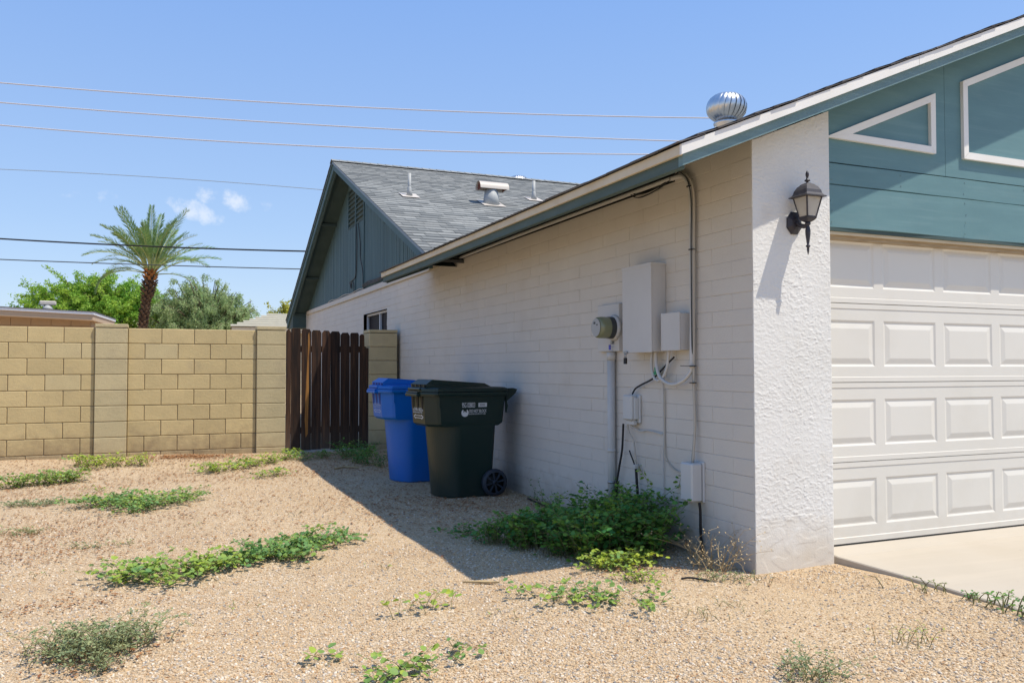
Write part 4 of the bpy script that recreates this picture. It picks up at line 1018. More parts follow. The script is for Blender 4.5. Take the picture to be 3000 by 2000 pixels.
cable('cable',[(-.05,.49,.355),(-.045,.487,.30),(-.035,.50,.18),(-.025,.505,.10),(-.02,.50,.02)],.009,'black','black cable dropping from the low box to the ground')
# wires on the far gable
cable('cable',[(-.01,11.0,3.86),(-.012,10.90,3.5),(-.012,10.97,2.95),(-.012,11.25,2.86),(-.012,11.50,2.845)],.010,'darkgrey','loose wire hanging from the louvre and curling left')
cable('cable',[(-.012,11.50,2.845),(-.014,11.38,2.72),(-.014,11.32,2.81),(-.014,11.15,2.78),(-.014,11.10,2.61)],.010,'darkgrey','short curled wire end at the foot of the gable')
cable('cable',[(-.012,10.80,3.85),(-.014,10.64,3.5),(-.014,10.60,3.2),(-.014,10.42,2.95),(-.014,10.36,2.64)],.009,'darkgrey','loose wire nearest the batten on the gable')
for i in range(3):
    cable('cable',[(-.02-i*.01,10.34,2.635+i*.02),(-.03,9.9,2.66+i*.025),(-.03,9.3,2.65+i*.02),(-.03,8.7,2.67+i*.02),(-.03,8.0,2.68+i*.015),(-.05,6.4,2.66+i*.01)],.009,'darkgrey',('lowest','middle','highest')[i]+' wire of the bundle lying over the wall trim')
cable('cable',[(-.025,13.6,2.61),(-.03,13.3,2.635),(-.03,12.6,2.615),(-.03,11.9,2.640),(-.03,11.3,2.615),(-.03,10.6,2.635),(-.03,10.3,2.62)],.008,'cable_tan','tan wavy wire lying on top of the wall trim')

# ---------------------------------------------------------------- wall lantern
t=empty('wall_lantern',(.31,0,2.12)); tag(t,'black coach lantern with frosted glass on the white stucco column','wall lantern')
b=MB(); n=8
def octo(r,y,sx=.8): return [(r*sx*math.cos(2*math.pi*(k+.5)/n),y,r*math.sin(2*math.pi*(k+.5)/n)) for k in range(n)]
b.loft([octo(.074,-.004),octo(.074,-.014),octo(.060,-.022),octo(.045,-.030),octo(.028,-.034)]); b.build('back_plate','lampblack',t)
LX,LY=.015,-.110
b=MB(); b.smooth=True; b.tube(smoothpts([(0,-.03,.0),(.004,-.06,-.022),(LX*.8,-.09,-.030),(LX,LY,-.018)],5),[.014]*15+[.012],8); b.build('arm','lampblack',t)
def sq(r,z): return [(LX+r*math.cos(rad(90*k+45)),LY+r*math.sin(rad(90*k+45)),z) for k in range(4)]
b=MB(); b.loft([sq(.016,-.010),sq(.036,.000),sq(.050,.012),sq(.053,.022),sq(.050,.026)]); b.build('lower_bowl','lampblack',t)
GZ0,GZ1,GR0,GR1=.026,.138,.048,.080
b=MB(); b.loft([sq(GR1*1.0,GZ1),sq(.110,GZ1+.002),sq(.110,GZ1+.008),sq(.094,GZ1+.014),sq(.084,GZ1+.026),sq(.078,GZ1+.045),sq(.060,GZ1+.068),sq(.044,GZ1+.078),sq(.040,GZ1+.082),sq(.018,GZ1+.092),sq(.010,GZ1+.094)]); b.build('lamp_roof','lamproof',t)
for k in range(4):
    a=rad(90*k+45); c_,s_=math.cos(a),math.sin(a)
    b=MB(); b.tube([(LX+GR0*c_,LY+GR0*s_,GZ0),(LX+GR1*c_,LY+GR1*s_,GZ1)],.0055,5); b.build('corner_bar','lampblack',t)
    a2=rad(90*k+135); c2,s2=math.cos(a2),math.sin(a2)
    p0=Vector((LX+GR0*.96*c_,LY+GR0*.96*s_,GZ0)); p1=Vector((LX+GR0*.96*c2,LY+GR0*.96*s2,GZ0)); p2=Vector((LX+GR1*.96*c2,LY+GR1*.96*s2,GZ1)); p3=Vector((LX+GR1*.96*c_,LY+GR1*.96*s_,GZ1))
    b=MB(); nn=(p1-p0).cross(p3-p0).normalized()*.003; b.prism([p0,p1,p2,p3],nn); b.build('glass_pane','lampglass',t)
b=MB(); b.smooth=True; b.lathe([(.010,.0),(.010,.02),(.018,.035),(.022,.055),(.018,.075),(.008,.085),(.0,.087)],(LX,LY,.03),sides=12); b.build('bulb','bulb',t)
b=MB(); b.smooth=True; b.lathe([(.006,.228),(.006,.236),(.017,.241),(.017,.247),(.008,.254),(.006,.262),(.010,.275),(.011,.285),(.006,.300),(.001,.306)],(LX,LY,0),sides=12); b.build('finial','lampblack',t)
b=MB(); b.smooth=True; b.lathe([(.016,-.010),(.017,-.022),(.009,-.030),(.012,-.038),(.016,-.060),(.015,-.085),(.009,-.130),(.007,-.146),(.014,-.152),(.014,-.157),(.007,-.163),(.008,-.172),(.005,-.192),(.001,-.208)],(LX,LY,0),sides=12); b.build('tail','lampblack',t)

# ---------------------------------------------------------------- utility wires
def wire(p,r,m,label):
    p=[Vector(q) for q in p]; a,b_,c_=p; 
    # quadratic through three points, extended on both sides
    pts=[]
    tb=(b_-a).length/((b_-a).length+(c_-b_).length)
    for i in range(-14,40):
        s_=i/24
        L0=(s_-tb)*(s_-1)/((0-tb)*(0-1)); L1=(s_-0)*(s_-1)/((tb-0)*(tb-1)); L2=(s_-0)*(s_-tb)/((1-0)*(1-tb))
        if s_>1.02 and False: break
        pts.append(a*L0+b_*L1+c_*L2)
    bb=MB(); bb.smooth=True; bb.tube(pts,r,6); tag(bb.build('utility_wire',m),label,'overhead wire','overhead wires crossing the sky')
wire([(-8.04,25.98,10.2),(1.86,21.8,9.45),(12.44,17.32,9.08)],.020,'wirewhite','topmost pale overhead wire, ending visually at the turbine vent')
wire([(-8.03,26.0,9.58),(1.87,21.82,8.82),(11.46,17.76,8.36)],.020,'wirewhite','second pale overhead wire counted from the top')
wire([(-8.02,26.02,8.87),(1.87,21.84,8.16),(10.63,18.13,7.94)],.020,'wirewhite','third pale overhead wire, lowest of the bright ones')
wire([(-10.55,42.25,10.85),(-2.94,39.03,10.41),(3.76,36.2,9.85)],.017,'wiregrey','very thin faint overhead wire just above the small clouds')
wire([(-7.98,26.13,5.3),(-3.53,24.24,5.05),(.8,22.41,4.9)],.026,'black','thick dark overhead cable crossing the palm crown')
wire([(-7.97,26.15,4.65),(-3.52,24.26,4.47),(.73,22.46,4.34)],.017,'darkgrey','thin dark overhead cable at the foot of the palm crown')

# ---------------------------------------------------------------- neighbour shed (left) and hip roofed house (right)
sr=math.atan2(-.35,1.0)*0+rad(-20)
shed=empty('neighbour_house',(-4.67,16.66,0),rad(-6)); tag(shed,'tan flat roofed neighbour house behind the left part of the block wall','house')
TL=.040
def tilt_box(b,x0,x1,y0,y1,z0,z1):
    v=[(x,y,z-TL*x) for x,y,z in ((x0,y0,z0),(x1,y0,z0),(x1,y1,z0),(x0,y1,z0),(x0,y0,z1),(x1,y0,z1),(x1,y1,z1),(x0,y1,z1))]
    b.add(v,[(0,3,2,1),(4,5,6,7),(0,1,5,4),(1,2,6,5),(2,3,7,6),(3,0,4,7)])
b=MB(); b.box(-9,-.16,.62,2.9,-.1,2.20); b.build('wall','shedwall',shed)
for r_ in range(3):
    zt=2.40-r_*.2032; x=-.164
    w=.2 if r_%2 else .4064
    while x>-4.5:
        b=MB(); b.bbox(x-w+.003,x-.003,.600,.64,zt-.200,zt-.003,.003); b.build('block','shedwall',shed); x-=w; w=.4064
b=MB(); b.box(-.2,-.156,.64,2.9,2.0,2.44); b.build('wall','shedwall',shed)
b=MB(); tilt_box(b,-9,0,0,3.0,2.425,2.485); b.build('roof','shedfascia',shed)
b=MB(); tilt_box(b,-9,-.02,.03,2.95,2.30,2.424); b.build('soffit_board','sheetan',shed)
b=MB(); tilt_box(b,-9.02,.012,-.012,3.01,2.486,2.500); b.build('roof_edge','darkgrey',shed)
b=MB(); b.box(-4.6,-1.70,.58,.66,1.2,2.02); w_=b.build('window','sheetan',shed)
b=MB(); b.box(-4.6,-1.62,.565,.605,2.021,2.05); b.box(-1.70,-1.62,.565,.605,1.2,2.02); b.build('frame','darkgrey',w_)
t=empty('exhaust_vent',(-5.72,18.0,2.60)); tag(t,'small white tee topped vent on the flat tan neighbour roof','roof vent')
b=MB(); b.smooth=True; b.lathe([(.13,-.02),(.10,.05),(.05,.12)],(0,0,0),sides=14); b.build('stack','ventpaint',t)
b=MB(); b.bbox(-.17,.17,-.07,.07,.10,.20,.02); b.build('cap','ventcream',t)

hh=empty('neighbour_house',(2.0,34.5,0),rad(-4)); tag(hh,'pale hip roofed neighbour house between the pepper tree and our gable','house')
b=MB(); b.box(-2.0,5,-2.0,6,-.1,2.75); b.build('wall','cream',hh)
b=MB(); b.box(-2.4,5.4,-2.45,6.4,2.72,2.94); b.build('fascia','cream',hh)
ridge=(-.35,0.4,3.82)
b=MB(); b.add([(-2.45,-2.5,2.95),(5.4,-2.5,2.95),(5.4,6.4,2.95),(-2.45,6.4,2.95),(-.6,1.2,3.75),(4,1.2,3.75)],[(0,1,5,4),(3,0,4),(2,3,4,5),(1,2,5)]); rf=b.build('roof','tile',hh)
for i in range(7):
    f=i/7; y=-2.5+3.7*f; z=2.965+.8*f; xa=-2.45+1.85*f; b=MB(); b.prism([(xa,y,z),(xa,y+.53,z+.115),(xa,y,z+.045)],(5.3-xa,0,0)); b.build('tile_course','tile',rf)

# ---------------------------------------------------------------- trees
def leafquads(b,pts,size,ar=2.2,att=None,droop=0.0):
    for (p,s_) in pts:
        d1=Vector((R.gauss(0,1),R.gauss(0,1),R.gauss(0,.8)-droop)).normalized(); d2=d1.orthogonal().normalized(); a_=R.uniform(0,6.28)
        d2=(Matrix.Rotation(a_,3,d1)@d2); L=size*s_*R.uniform(.6,1.3); w=L/ar
        v=att() if att else R.random()
        b.add([p-d1*L*.5,p+d2*w*.5,p+d1*L*.5,p-d2*w*.5],[(0,1,2,3)],v)
def tree(name,base,label,H,rx,rz0,leafm,nb,nl,size,group,style,seed,yel=None,ry=None):
    rr=random.Random(seed); t=empty(name,base); tag(t,label,'tree',group)
    bb=MB(); bb.smooth=True; lf=MB(); ry=ry or rx
    th=H*.28
    bb.tube([(0,0,-.2),(.1,0,th*.5),(0,.1,th)],[.22,.17,.15],8)
    for i in range(nb):
        az=rr.uniform(0,6.283); rad_=math.sqrt(rr.random()); 
        zt=rz0+(H-rz0)*math.sqrt(max(0,1-rad_**2*.92))*rr.uniform(.35,1.0)
        end=Vector((rx*rad_*math.cos(az),ry*rad_*math.sin(az),zt))
        mid=Vector((end.x*.35,end.y*.35,th+(zt-th)*.55+rr.uniform(-.2,.3)))
        path=smoothpts([(0,0,th*.9),mid,end],5)
        bb.tube(path,[.085*(1-.93*k/len(path)) for k in range(len(path))],5,False)
        pts=[]
        nt_=rr.randint(5,8)
        for q in range(nt_):
            s0=rr.uniform(.45,1.0); o=path[min(len(path)-1,int(s0*len(path)))]
            if style=='droop': dv=Vector((rr.gauss(0,.45),rr.gauss(0,.45),rr.uniform(-1.0,.25)))*rr.uniform(.5,1.0)
            else: dv=Vector((rr.gauss(0,.5)+end.x*.10,rr.gauss(0,.5),rr.uniform(-.15,.85)))*rr.uniform(.5,1.15)
            m_=int(nl/nt_)
            e_=o+dv
            bb.tube([o,o+dv*.5+Vector((0,0,.05)),e_],[.014,.010,.004],3,False)
            for k in range(m_):
                s1=rr.random()**.8; p=o.lerp(e_,s1)+Vector((rr.gauss(0,.075),rr.gauss(0,.075),rr.gauss(0,.075)-(rr.random()*.3*s1 if style=='droop' else 0)))
                pts.append((p,1.0))
        tone=min(1,max(0,rr.gauss(.42,.26)))
        if yel and end.x<yel: tone=min(1,tone+.35)
        leafquads(lf,pts,size,3.0 if style=='droop' else 2.4,lambda:min(1,max(0,tone+R.gauss(0,.2))),.9 if style=='droop' else 0)
    tag(bb.build('trunk','bark',t)); tag(lf.build('crown',leafm,t,True),kind='stuff')
    return t
tree('feathery_tree',(-6.0,42.9,0),'bright yellow green feathery tree left of the palm trunk',6.0,3.7,2.7,'treeA',290,640,.135,None,'up',3,yel=-1.5,ry=2.2)
tree('weeping_tree',(-1.15,41.0,0),'grey green drooping tree right of the palm trunk',6.05,2.9,2.6,'treeB',240,600,.12,None,'droop',5,ry=2.2)
tree('small_tree',(4.25,52,0),'small yellow tree just left of the gable rafter, beyond tiled roof',5.6,.8,3.2,'treeC',40,260,.16,None,'up',9)

# date palm
PALM=(-4.0,35.3,0)
t=empty('date_palm',PALM); tag(t,'tall date palm with shaggy brown trunk standing above the block wall','palm tree')
b=MB(); b.smooth=True; path=[(-.06,0,-.1),(-.03,0,1.5),(0,0,3.0),(.10,0,4.0),(.26,0,5.0),(.28,0,5.55)]; b.tube(path,[.19,.17,.15,.145,.16,.15],14); b.build('trunk','palmtrunk',t)
boots=[]
z=2.3; k=0
bt=MB(); bt.add([(-.07,0,0),(.07,0,0),(.045,-.10,.15),(-.045,-.10,.15),(-.06,.02,.02),(.06,.02,.02),(.03,-.06,.17),(-.03,-.06,.17)],[(0,1,2,3),(4,7,6,5),(3,2,6,7),(0,3,7,4),(1,5,6,2)]); bme=bt.mesh('boot','palmtrunk')
bt2=MB(); bt2.add(bt.v,bt.f); bme2=bt2.mesh('boot','palmboot')
def tr_c(z): 
    for (a,c_) in zip(path[:-1],path[1:]):
        if a[2]<=z<=c_[2]: f=(z-a[2])/(c_[2]-a[2]); return a[0]+(c_[0]-a[0])*f
    return path[-1][0]
i=0
while z<5.45:
    r_=.15 if z<4.2 else .185+.045*math.sin((z-4.2)*2.4)
    for k in range(7):
        a=2*math.pi*(k+(i%2)*.5)/7+R.uniform(-.1,.1)
        o=link('boot',bme2 if z>5.05 else bme,t,(tr_c(z)+math.cos(a)*r_*.93,math.sin(a)*r_*.93,z+R.uniform(-.02,.02)),(R.uniform(-.1,.2),0,a+math.pi/2)); o.scale=(1,1.0+(.3 if z>4.2 else 0),1)
    z+=.115; i+=1
def frondmesh(seed,L=3.2,curve=.9):
    rr=random.Random(seed); b=MB(); N=26; pts=[]; p=Vector((0,0,0)); ang=0
    for i in range(N+1):
        f=i/N; pts.append(p.copy()); ang=-curve*(f**1.6); p=p+Vector((math.cos(ang),0,math.sin(ang)))*(L/N)
    b.mi=1; b.tube(pts,[.028*(1-.85*i/N)+.004 for i in range(N+1)],4,False); b.mi=0
    M2=72
    for i in range(M2):
        f=.27+.73*i/M2; q=f*N; a=int(min(N-1,q)); o=pts[a].lerp(pts[a+1],q-a); tdir=(pts[a+1]-pts[a]).normalized(); up=Vector((-tdir.z,0,tdir.x))
        ll=.50*math.sin(math.pi*min(1,(f-.12)/.98))**.6*(1.1-.35*f)
        for s_ in (-1,1):
            d_=(tdir*(.62+.3*f)+Vector((0,s_,0))*.80+up*(.30+rr.uniform(-.40,.40))).normalized(); e_=o+d_*ll*rr.uniform(.85,1.1)+Vector((0,0,-.05*ll))
            w=Vector((0,0,1)).cross(d_).normalized()*.014+up*.007
            m_=o.lerp(e_,.5)
            v=min(1,max(0,rr.gauss(.30,.22)))
            b.add([o,m_+w,e_,m_-w],[(0,1,2,3)],v)
    return b.mesh('frond',['palmleaf','palmstem'],True)
fm=[frondmesh(k,3.35,c_) for k,c_ in enumerate((.3,.5,.75,1.05,1.9))]
hub=Vector((.28,0,5.42))
rr=random.Random(4)
for k in range(52):
    f=(k+.5)/52; az=k*2.39996+rr.uniform(-.2,.2)
    el=rad(86-60*f+rr.uniform(-5,5)); m_=fm[min(3,max(0,int(f*3.6+rr.uniform(-.6,.6))))]
    o=link('frond',m_,t,hub+Vector((math.cos(az)*.1,math.sin(az)*.1,rr.uniform(-.12,.15))),(rr.uniform(-.3,.3),-el,az)); sc=rr.uniform(.64,.95)*(.92 if f<.3 else 1); o.scale=(sc,sc,sc)
for az,el,cv in ((math.pi+.15,.30,4),(.0,.22,4),(math.pi-.3,.45,4)):
    link('frond',fm[cv],t,hub+Vector((0,0,-.15)),(0,-el,az)).scale=(.80,.80,.80)

# ---------------------------------------------------------------- weeds
def leafpoly(b,o,d_,n_,L,v,wide=.85):
    # rounded leaf: 6-gon folded on the midrib
    w=n_.cross(d_).normalized(); L2=L*wide*.5
    P=[o, o+d_*L*.25+w*L2*.8+n_*L*.05, o+d_*L*.7+w*L2+n_*L*.06, o+d_*L, o+d_*L*.7-w*L2+n_*L*.06, o+d_*L*.25-w*L2*.8+n_*L*.05]
    b.add(P,[(0,1,2,3),(0,3,4,5)],v)
def weed(name,pts,label,leafL=.022,nst=26,lenr=(.15,.35),lift=.05,m='leaf',yel=.35,dens=1.0,group=None,upright=0.0,wide=.85,cat='weed',stemr=.0014,seed=None):
    rr=random.Random(seed if seed is not None else hash(label)%10000)
    cx=sum(p[0] for p in pts)/len(pts); cy=sum(p[1] for p in pts)/len(pts); base=(cx,cy,hgt(cx,cy))
    t=empty(name,base); tag(t,label,cat,group); st=MB(); lf=MB()
    for s_ in range(nst):
        c_=rr.choice(pts); jx,jy=rr.gauss(0,.05),rr.gauss(0,.05); p=Vector((c_[0]+jx,c_[1]+jy,0)); az=rr.uniform(0,6.283); L=rr.uniform(*lenr)*(c_[2] if len(c_)>2 else 1)
        n=max(4,int(L/.022)); path=[]; tone=min(1,max(0,rr.gauss(yel,.22))); hmax=lift*rr.uniform(.3,1.3); up=upright*rr.uniform(.3,1.0)
        for i in range(n+1):
            f=i/n; z=hgt(p.x,p.y)+.004+hmax*math.sin(min(1,f*1.2)*math.pi*.75)+up*L*f
            path.append(Vector((p.x-cx,p.y-cy,z-base[2]))); az+=rr.gauss(0,.22); st_=L/n*(1-min(.85,upright*.7)); p=p+Vector((math.cos(az),math.sin(az),0))*st_
            if p.x>-.02 and p.y>-.02: p.x=-.02
            if p.y>YF-.06: p.y=YF-.06
        st.tube(path,[stemr*(1.3-.8*i/n) for i in range(n+1)],3,False)
        step=.018/dens; acc=0
        for i in range(1,n+1):
            acc+=L/n
            while acc>step:
                acc-=step; o=path[i-1].lerp(path[i],rr.random()); a=rr.uniform(0,6.283)
                d_=Vector((math.cos(a),math.sin(a),rr.uniform(-.1,.6))).normalized(); nn=Vector((rr.gauss(0,.45),rr.gauss(0,.45),1)).normalized(); nn=(nn-d_*nn.dot(d_)).normalized()
                o=o+d_*leafL*.35
                leafpoly(lf,o,d_,nn,leafL*rr.uniform(.5,1.25),min(1,max(0,tone+rr.gauss(0,.12))),wide)
    tag(st.build('stems','stem',t),kind='stuff'); tag(lf.build('leaves',m,t,True),kind='stuff'); return t
G='trailing green weeds in the gravel'
weed('ground_weed',[(-3.45,1.30,1),(-3.30,1.42,1),(-3.15,1.30,1),(-3.25,1.15,.8),(-3.05,1.38,1),(-2.95,1.50,.7)],'yellow green leafy weed, left end of the long trailing patch in mid gravel',.032,95,(.10,.40),.06,'leaf',.45,1.0,G,.15,seed=11)
weed('ground_weed',[(-2.80,1.55,1),(-2.65,1.68,1),(-2.55,1.60,1),(-2.40,1.75,1),(-2.25,1.85,1),(-2.10,1.95,.8),(-2.45,1.50,.8)],'darker leafy weed, right end of the long trailing patch in mid gravel',.030,150,(.12,.30),.06,'leaf',.15,1.1,G,.12,seed=12)
weed('ground_weed',[(-3.75,4.25,1),(-3.55,4.10,1),(-3.35,4.05,1),(-3.15,4.15,1),(-3.45,3.80,1),(-3.05,4.3,.8),(-3.6,4.4,1)],'broad green weed patch on the left between bins and wall',.028,170,(.15,.40),.07,'leaf',.18,.9,G,.1,seed=13)
weed('ground_weed',[(-2.75,6.35,1),(-2.6,6.4,1),(-2.4,6.55,1),(-2.2,6.7,1),(-2.0,6.9,1),(-1.8,7.1,.9),(-1.65,7.25,.8)],'bright weed strip in front of the right wall pier near the gate',.030,130,(.12,.34),.08,'leaf',.55,.8,G,.12,seed=14)
weed('ground_weed',[(-2.15,5.65,1),(-2.05,5.75,1),(-2.25,5.6,.8)],'small bright tuft below the weed strip by the gate',.026,30,(.10,.22),.06,'leaf',.6,.9,G,.12,seed=15)
weed('ground_weed',[(-4.45,5.95,1),(-4.3,6.05,1),(-4.15,6.15,1),(-4.6,5.85,.9)],'bushy green weed at the left frame edge before the wall',.030,130,(.12,.28),.09,'leaf',.35,.9,G,.25,seed=16)
weed('ground_weed',[(-4.15,7.2,1),(-3.95,7.25,1),(-3.8,7.0,1),(-4.0,6.9,1),(-3.6,7.1,.8),(-3.45,7.0,.6)],'yellowish wispy weed at the foot of the left wall pier',.026,130,(.12,.32),.09,'leaf',.75,.8,G,.3,seed=17)
weed('ground_weed',[(-4.95,6.0,1),(-4.8,5.8,1)],'weed cut by the left picture edge near the wall',.028,30,(.12,.26),.07,'leaf',.4,.8,G,.2,seed=18)
weed('ground_weed',[(-4.45,4.52,1),(-4.3,4.55,1),(-4.2,4.62,1)],'flat sage green mat weed at the far left',.018,60,(.08,.22),.03,'leafsage',.1,1.0,G,.1,seed=19)
weed('ground_weed',[(-3.85,5.4,.8),(-3.1,5.1,.7),(-2.9,5.0,.6)],'sparse scattered sprouts behind the broad weed patch',.020,14,(.1,.3),.03,'leaf',.3,.5,G,.1,seed=20)
weed('ground_weed',[(-4.15,3.15,1),(-4.35,3.1,1)],'faded mossy tuft at left with dry leaves round it',.016,34,(.05,.14),.03,'leafsage',.8,1.0,G,.2,seed=21)
weed('ground_weed',[(-3.80,2.42,1),(-3.68,2.40,.8),(-3.5,2.42,.6)],'dull mossy tuft between the faded tuft and the long patch',.014,34,(.05,.12),.02,'leafsage',.8,1.0,G,.2,seed=22)
weed('ground_weed',[(-3.68,.02,1),(-3.55,-.05,1),(-3.45,.05,1),(-3.35,.10,1),(-3.50,-.18,.9),(-3.62,.12,.9)],'dusty sage green weed with fine leaves in the lower left corner',.017,190,(.10,.24),.07,'leafsage',.55,2.0,G,.35,.5,seed=23)
weed('ground_weed',[(-2.18,.02,1),(-2.08,.05,.8),(-2.0,.02,.8)],'small lone sprig of rounded leaves in the open middle gravel',.036,9,(.08,.20),.05,'leaf',.5,.8,G,.25,seed=24)
weed('ground_weed',[(-2.45,-.80,1),(-2.38,-.74,.8),(-2.30,-.80,.9),(-2.50,-.86,.7),(-2.2,-.70,.7)],'round leaved weed cut off by the bottom picture edge',.032,26,(.10,.26),.04,'leaf',.3,.8,G,.15,seed=25)
weed('ground_weed',[(-2.62,-.40,.8)],'tiny runner left above the bottom edge weed',.036,4,(.10,.20),.03,'leaf',.4,.6,G,.1,seed=26)
weed('ground_weed',[(-1.95,-.57,.7)],'tiny runner right above the bottom edge weed',.034,4,(.08,.16),.03,'leaf',.3,.6,G,.1,seed=27)
weed('ground_weed',[(-1.30,-.05,1),(-1.20,-.12,1),(-1.10,-.22,1),(-1.0,-.32,1),(-.92,-.30,.9),(-1.45,.02,.7)],'trailing weed in the gravel right of centre, below the big clump',.030,34,(.10,.30),.05,'leaf',.3,.9,G,.1,seed=28)
weed('ground_weed',[(-.80,.10,1),(-.74,.08,1)],'compact bright tuft just in front of the big clump',.018,34,(.05,.13),.04,'leaf',.6,1.2,G,.25,seed=29)
weed('ground_weed',[(-.90,-1.38,1),(-.82,-1.42,1),(-.95,-1.48,1)],'fine leaved grey green weed at the bottom right of centre',.016,44,(.08,.22),.06,'leafsage',.35,1.3,G,.3,.5,seed=30)
weed('ground_weed',[(-.20,-1.27,1)],'wispy yellow green sprout in the right gravel',.014,14,(.05,.13),.05,'leaf',.75,1.0,G,.6,.4,seed=31)
weed('ground_weed',[(-.55,-.52,1)],'little dry green dot of weed left of the drive',.010,12,(.03,.07),.02,'leafsage',.9,1.0,G,.4,.5,seed=32)
weed('ground_weed',[(-.78,-.60,1)],'second little dry green dot of weed left of the drive',.010,12,(.03,.08),.03,'leafsage',.9,1.0,G,.5,.5,seed=33)
weed('ground_weed',[(-.30,-.02,1),(-.22,-.10,.8),(-.36,.02,.8)],'low dry looking tuft by the column foot',.014,30,(.05,.12),.03,'leafsage',.8,1.2,G,.3,seed=34)
weed('ground_weed',[(-.06,-.12,.7)],'tiny olive sprout touching the foot of the stucco column',.010,12,(.04,.09),.03,'leafsage',.8,1.1,G,.5,.5,seed=35)
weed('purslane',[(.575,-1.12,1),(.60,-1.20,1),(.56,-1.28,1),(.60,-1.34,1)],'thick leaved green purslane over the driveway edge at the right border',.020,26,(.05,.15),.06,'leafdark',.2,1.3,None,.45,.6,cat='weed',stemr=.003,seed=36)
weed('purslane',[(.575,-.93,1),(.60,-.98,.9)],'smaller green purslane sprig on the driveway edge',.018,12,(.04,.10),.04,'leafdark',.25,1.2,None,.3,.6,stemr=.0025,seed=37)
weed('purslane',[(.56,-.72,1),(.58,-.78,.9)],'brownish green sprig on the driveway edge nearest the door',.014,12,(.05,.11),.04,'leafsage',.6,1.2,None,.3,.6,stemr=.0025,seed=38)
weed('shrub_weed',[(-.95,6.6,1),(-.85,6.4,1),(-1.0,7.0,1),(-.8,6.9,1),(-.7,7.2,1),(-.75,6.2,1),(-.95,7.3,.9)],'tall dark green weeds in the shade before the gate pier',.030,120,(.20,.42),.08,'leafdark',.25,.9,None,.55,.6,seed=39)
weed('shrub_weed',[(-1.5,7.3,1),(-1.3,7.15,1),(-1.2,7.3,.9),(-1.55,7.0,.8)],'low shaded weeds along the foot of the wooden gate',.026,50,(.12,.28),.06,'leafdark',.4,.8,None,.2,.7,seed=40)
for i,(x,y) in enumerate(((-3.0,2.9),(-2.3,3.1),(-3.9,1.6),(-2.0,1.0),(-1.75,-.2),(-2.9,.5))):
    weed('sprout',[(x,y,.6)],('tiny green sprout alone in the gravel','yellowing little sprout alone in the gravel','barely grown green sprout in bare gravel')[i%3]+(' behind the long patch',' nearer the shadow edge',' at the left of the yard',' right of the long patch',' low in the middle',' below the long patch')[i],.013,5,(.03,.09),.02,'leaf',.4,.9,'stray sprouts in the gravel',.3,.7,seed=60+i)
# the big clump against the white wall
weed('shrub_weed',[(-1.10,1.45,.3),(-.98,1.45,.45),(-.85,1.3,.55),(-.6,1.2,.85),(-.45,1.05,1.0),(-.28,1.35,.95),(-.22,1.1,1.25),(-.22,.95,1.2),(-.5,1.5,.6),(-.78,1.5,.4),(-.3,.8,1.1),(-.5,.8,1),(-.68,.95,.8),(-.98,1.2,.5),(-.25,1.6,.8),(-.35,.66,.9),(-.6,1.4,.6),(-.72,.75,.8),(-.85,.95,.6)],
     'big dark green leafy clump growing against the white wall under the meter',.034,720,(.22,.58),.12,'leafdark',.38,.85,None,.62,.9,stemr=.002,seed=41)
weed('shrub_weed',[(-1.22,1.72,1),(-1.1,1.6,.9),(-1.15,1.85,.8)],'low shaded runner spreading left from the big clump',.030,26,(.12,.28),.05,'leafdark',.2,.9,None,.1,.85,seed=42)
weed('shrub_weed',[(-.16,2.3,1),(-.14,2.7,.9),(-.25,2.5,.9)],'thin airy sprigs against the wall right of the wheel',.022,16,(.2,.42),.05,'leafdark',.35,.5,None,.8,.8,seed=43)
weed('shrub_weed',[(-.10,.83,1),(-.09,.80,.9)],'tall spindly sprig rising in front of the wall beside the low box',.024,3,(.50,.62),.03,'leafdark',.3,.35,None,.95,.85,seed=44)
weed('shrub_weed',[(-.70,.55,1),(-.62,.50,1),(-.78,.48,1),(-.66,.40,.9),(-.50,.47,.8)],'sunlit yellow green leaves at the front edge of the big clump',.028,80,(.10,.24),.06,'leaf',.65,1.0,None,.25,.8,seed=45)
# dry grass tuft by the column
t=empty('dry_tuft',(-.17,.22,hgt(-.17,.22))); tag(t,'straw coloured dead stalks beside the white column','dry weed')
b=MB(); rr=random.Random(8)
for k in range(46):
    az=rr.uniform(0,6.283); L=rr.uniform(.10,.30) if k>4 else rr.uniform(.35,.50); el=rr.uniform(.5,1.35); p=Vector((rr.gauss(0,.05),rr.gauss(0,.09),0)); path=[p.copy()]
    for i in range(5):
        az+=rr.gauss(0,.25); el-=.08; p=p+Vector((math.cos(az)*math.cos(el),math.sin(az)*math.cos(el),math.sin(el)))*L/5
        if p.x>.150: p.x=.150
        path.append(p.copy())
    b.tube(path,[.0022,.002,.0017,.0014,.0011,.0008],3,False)
    for q in range(3):
        o=path[rr.randint(2,5)]; e_=o+Vector((rr.gauss(0,.03),rr.gauss(0,.03),rr.uniform(0,.05))); b.tube([o,e_],[.0012,.0006],3,False)
        b.add([e_,e_+Vector((.006,0,.004)),e_+Vector((0,.006,.008)),e_+Vector((-.005,0,.003))],[(0,1,2,3)])
tag(b.build('stalks','dry',t),kind='stuff')
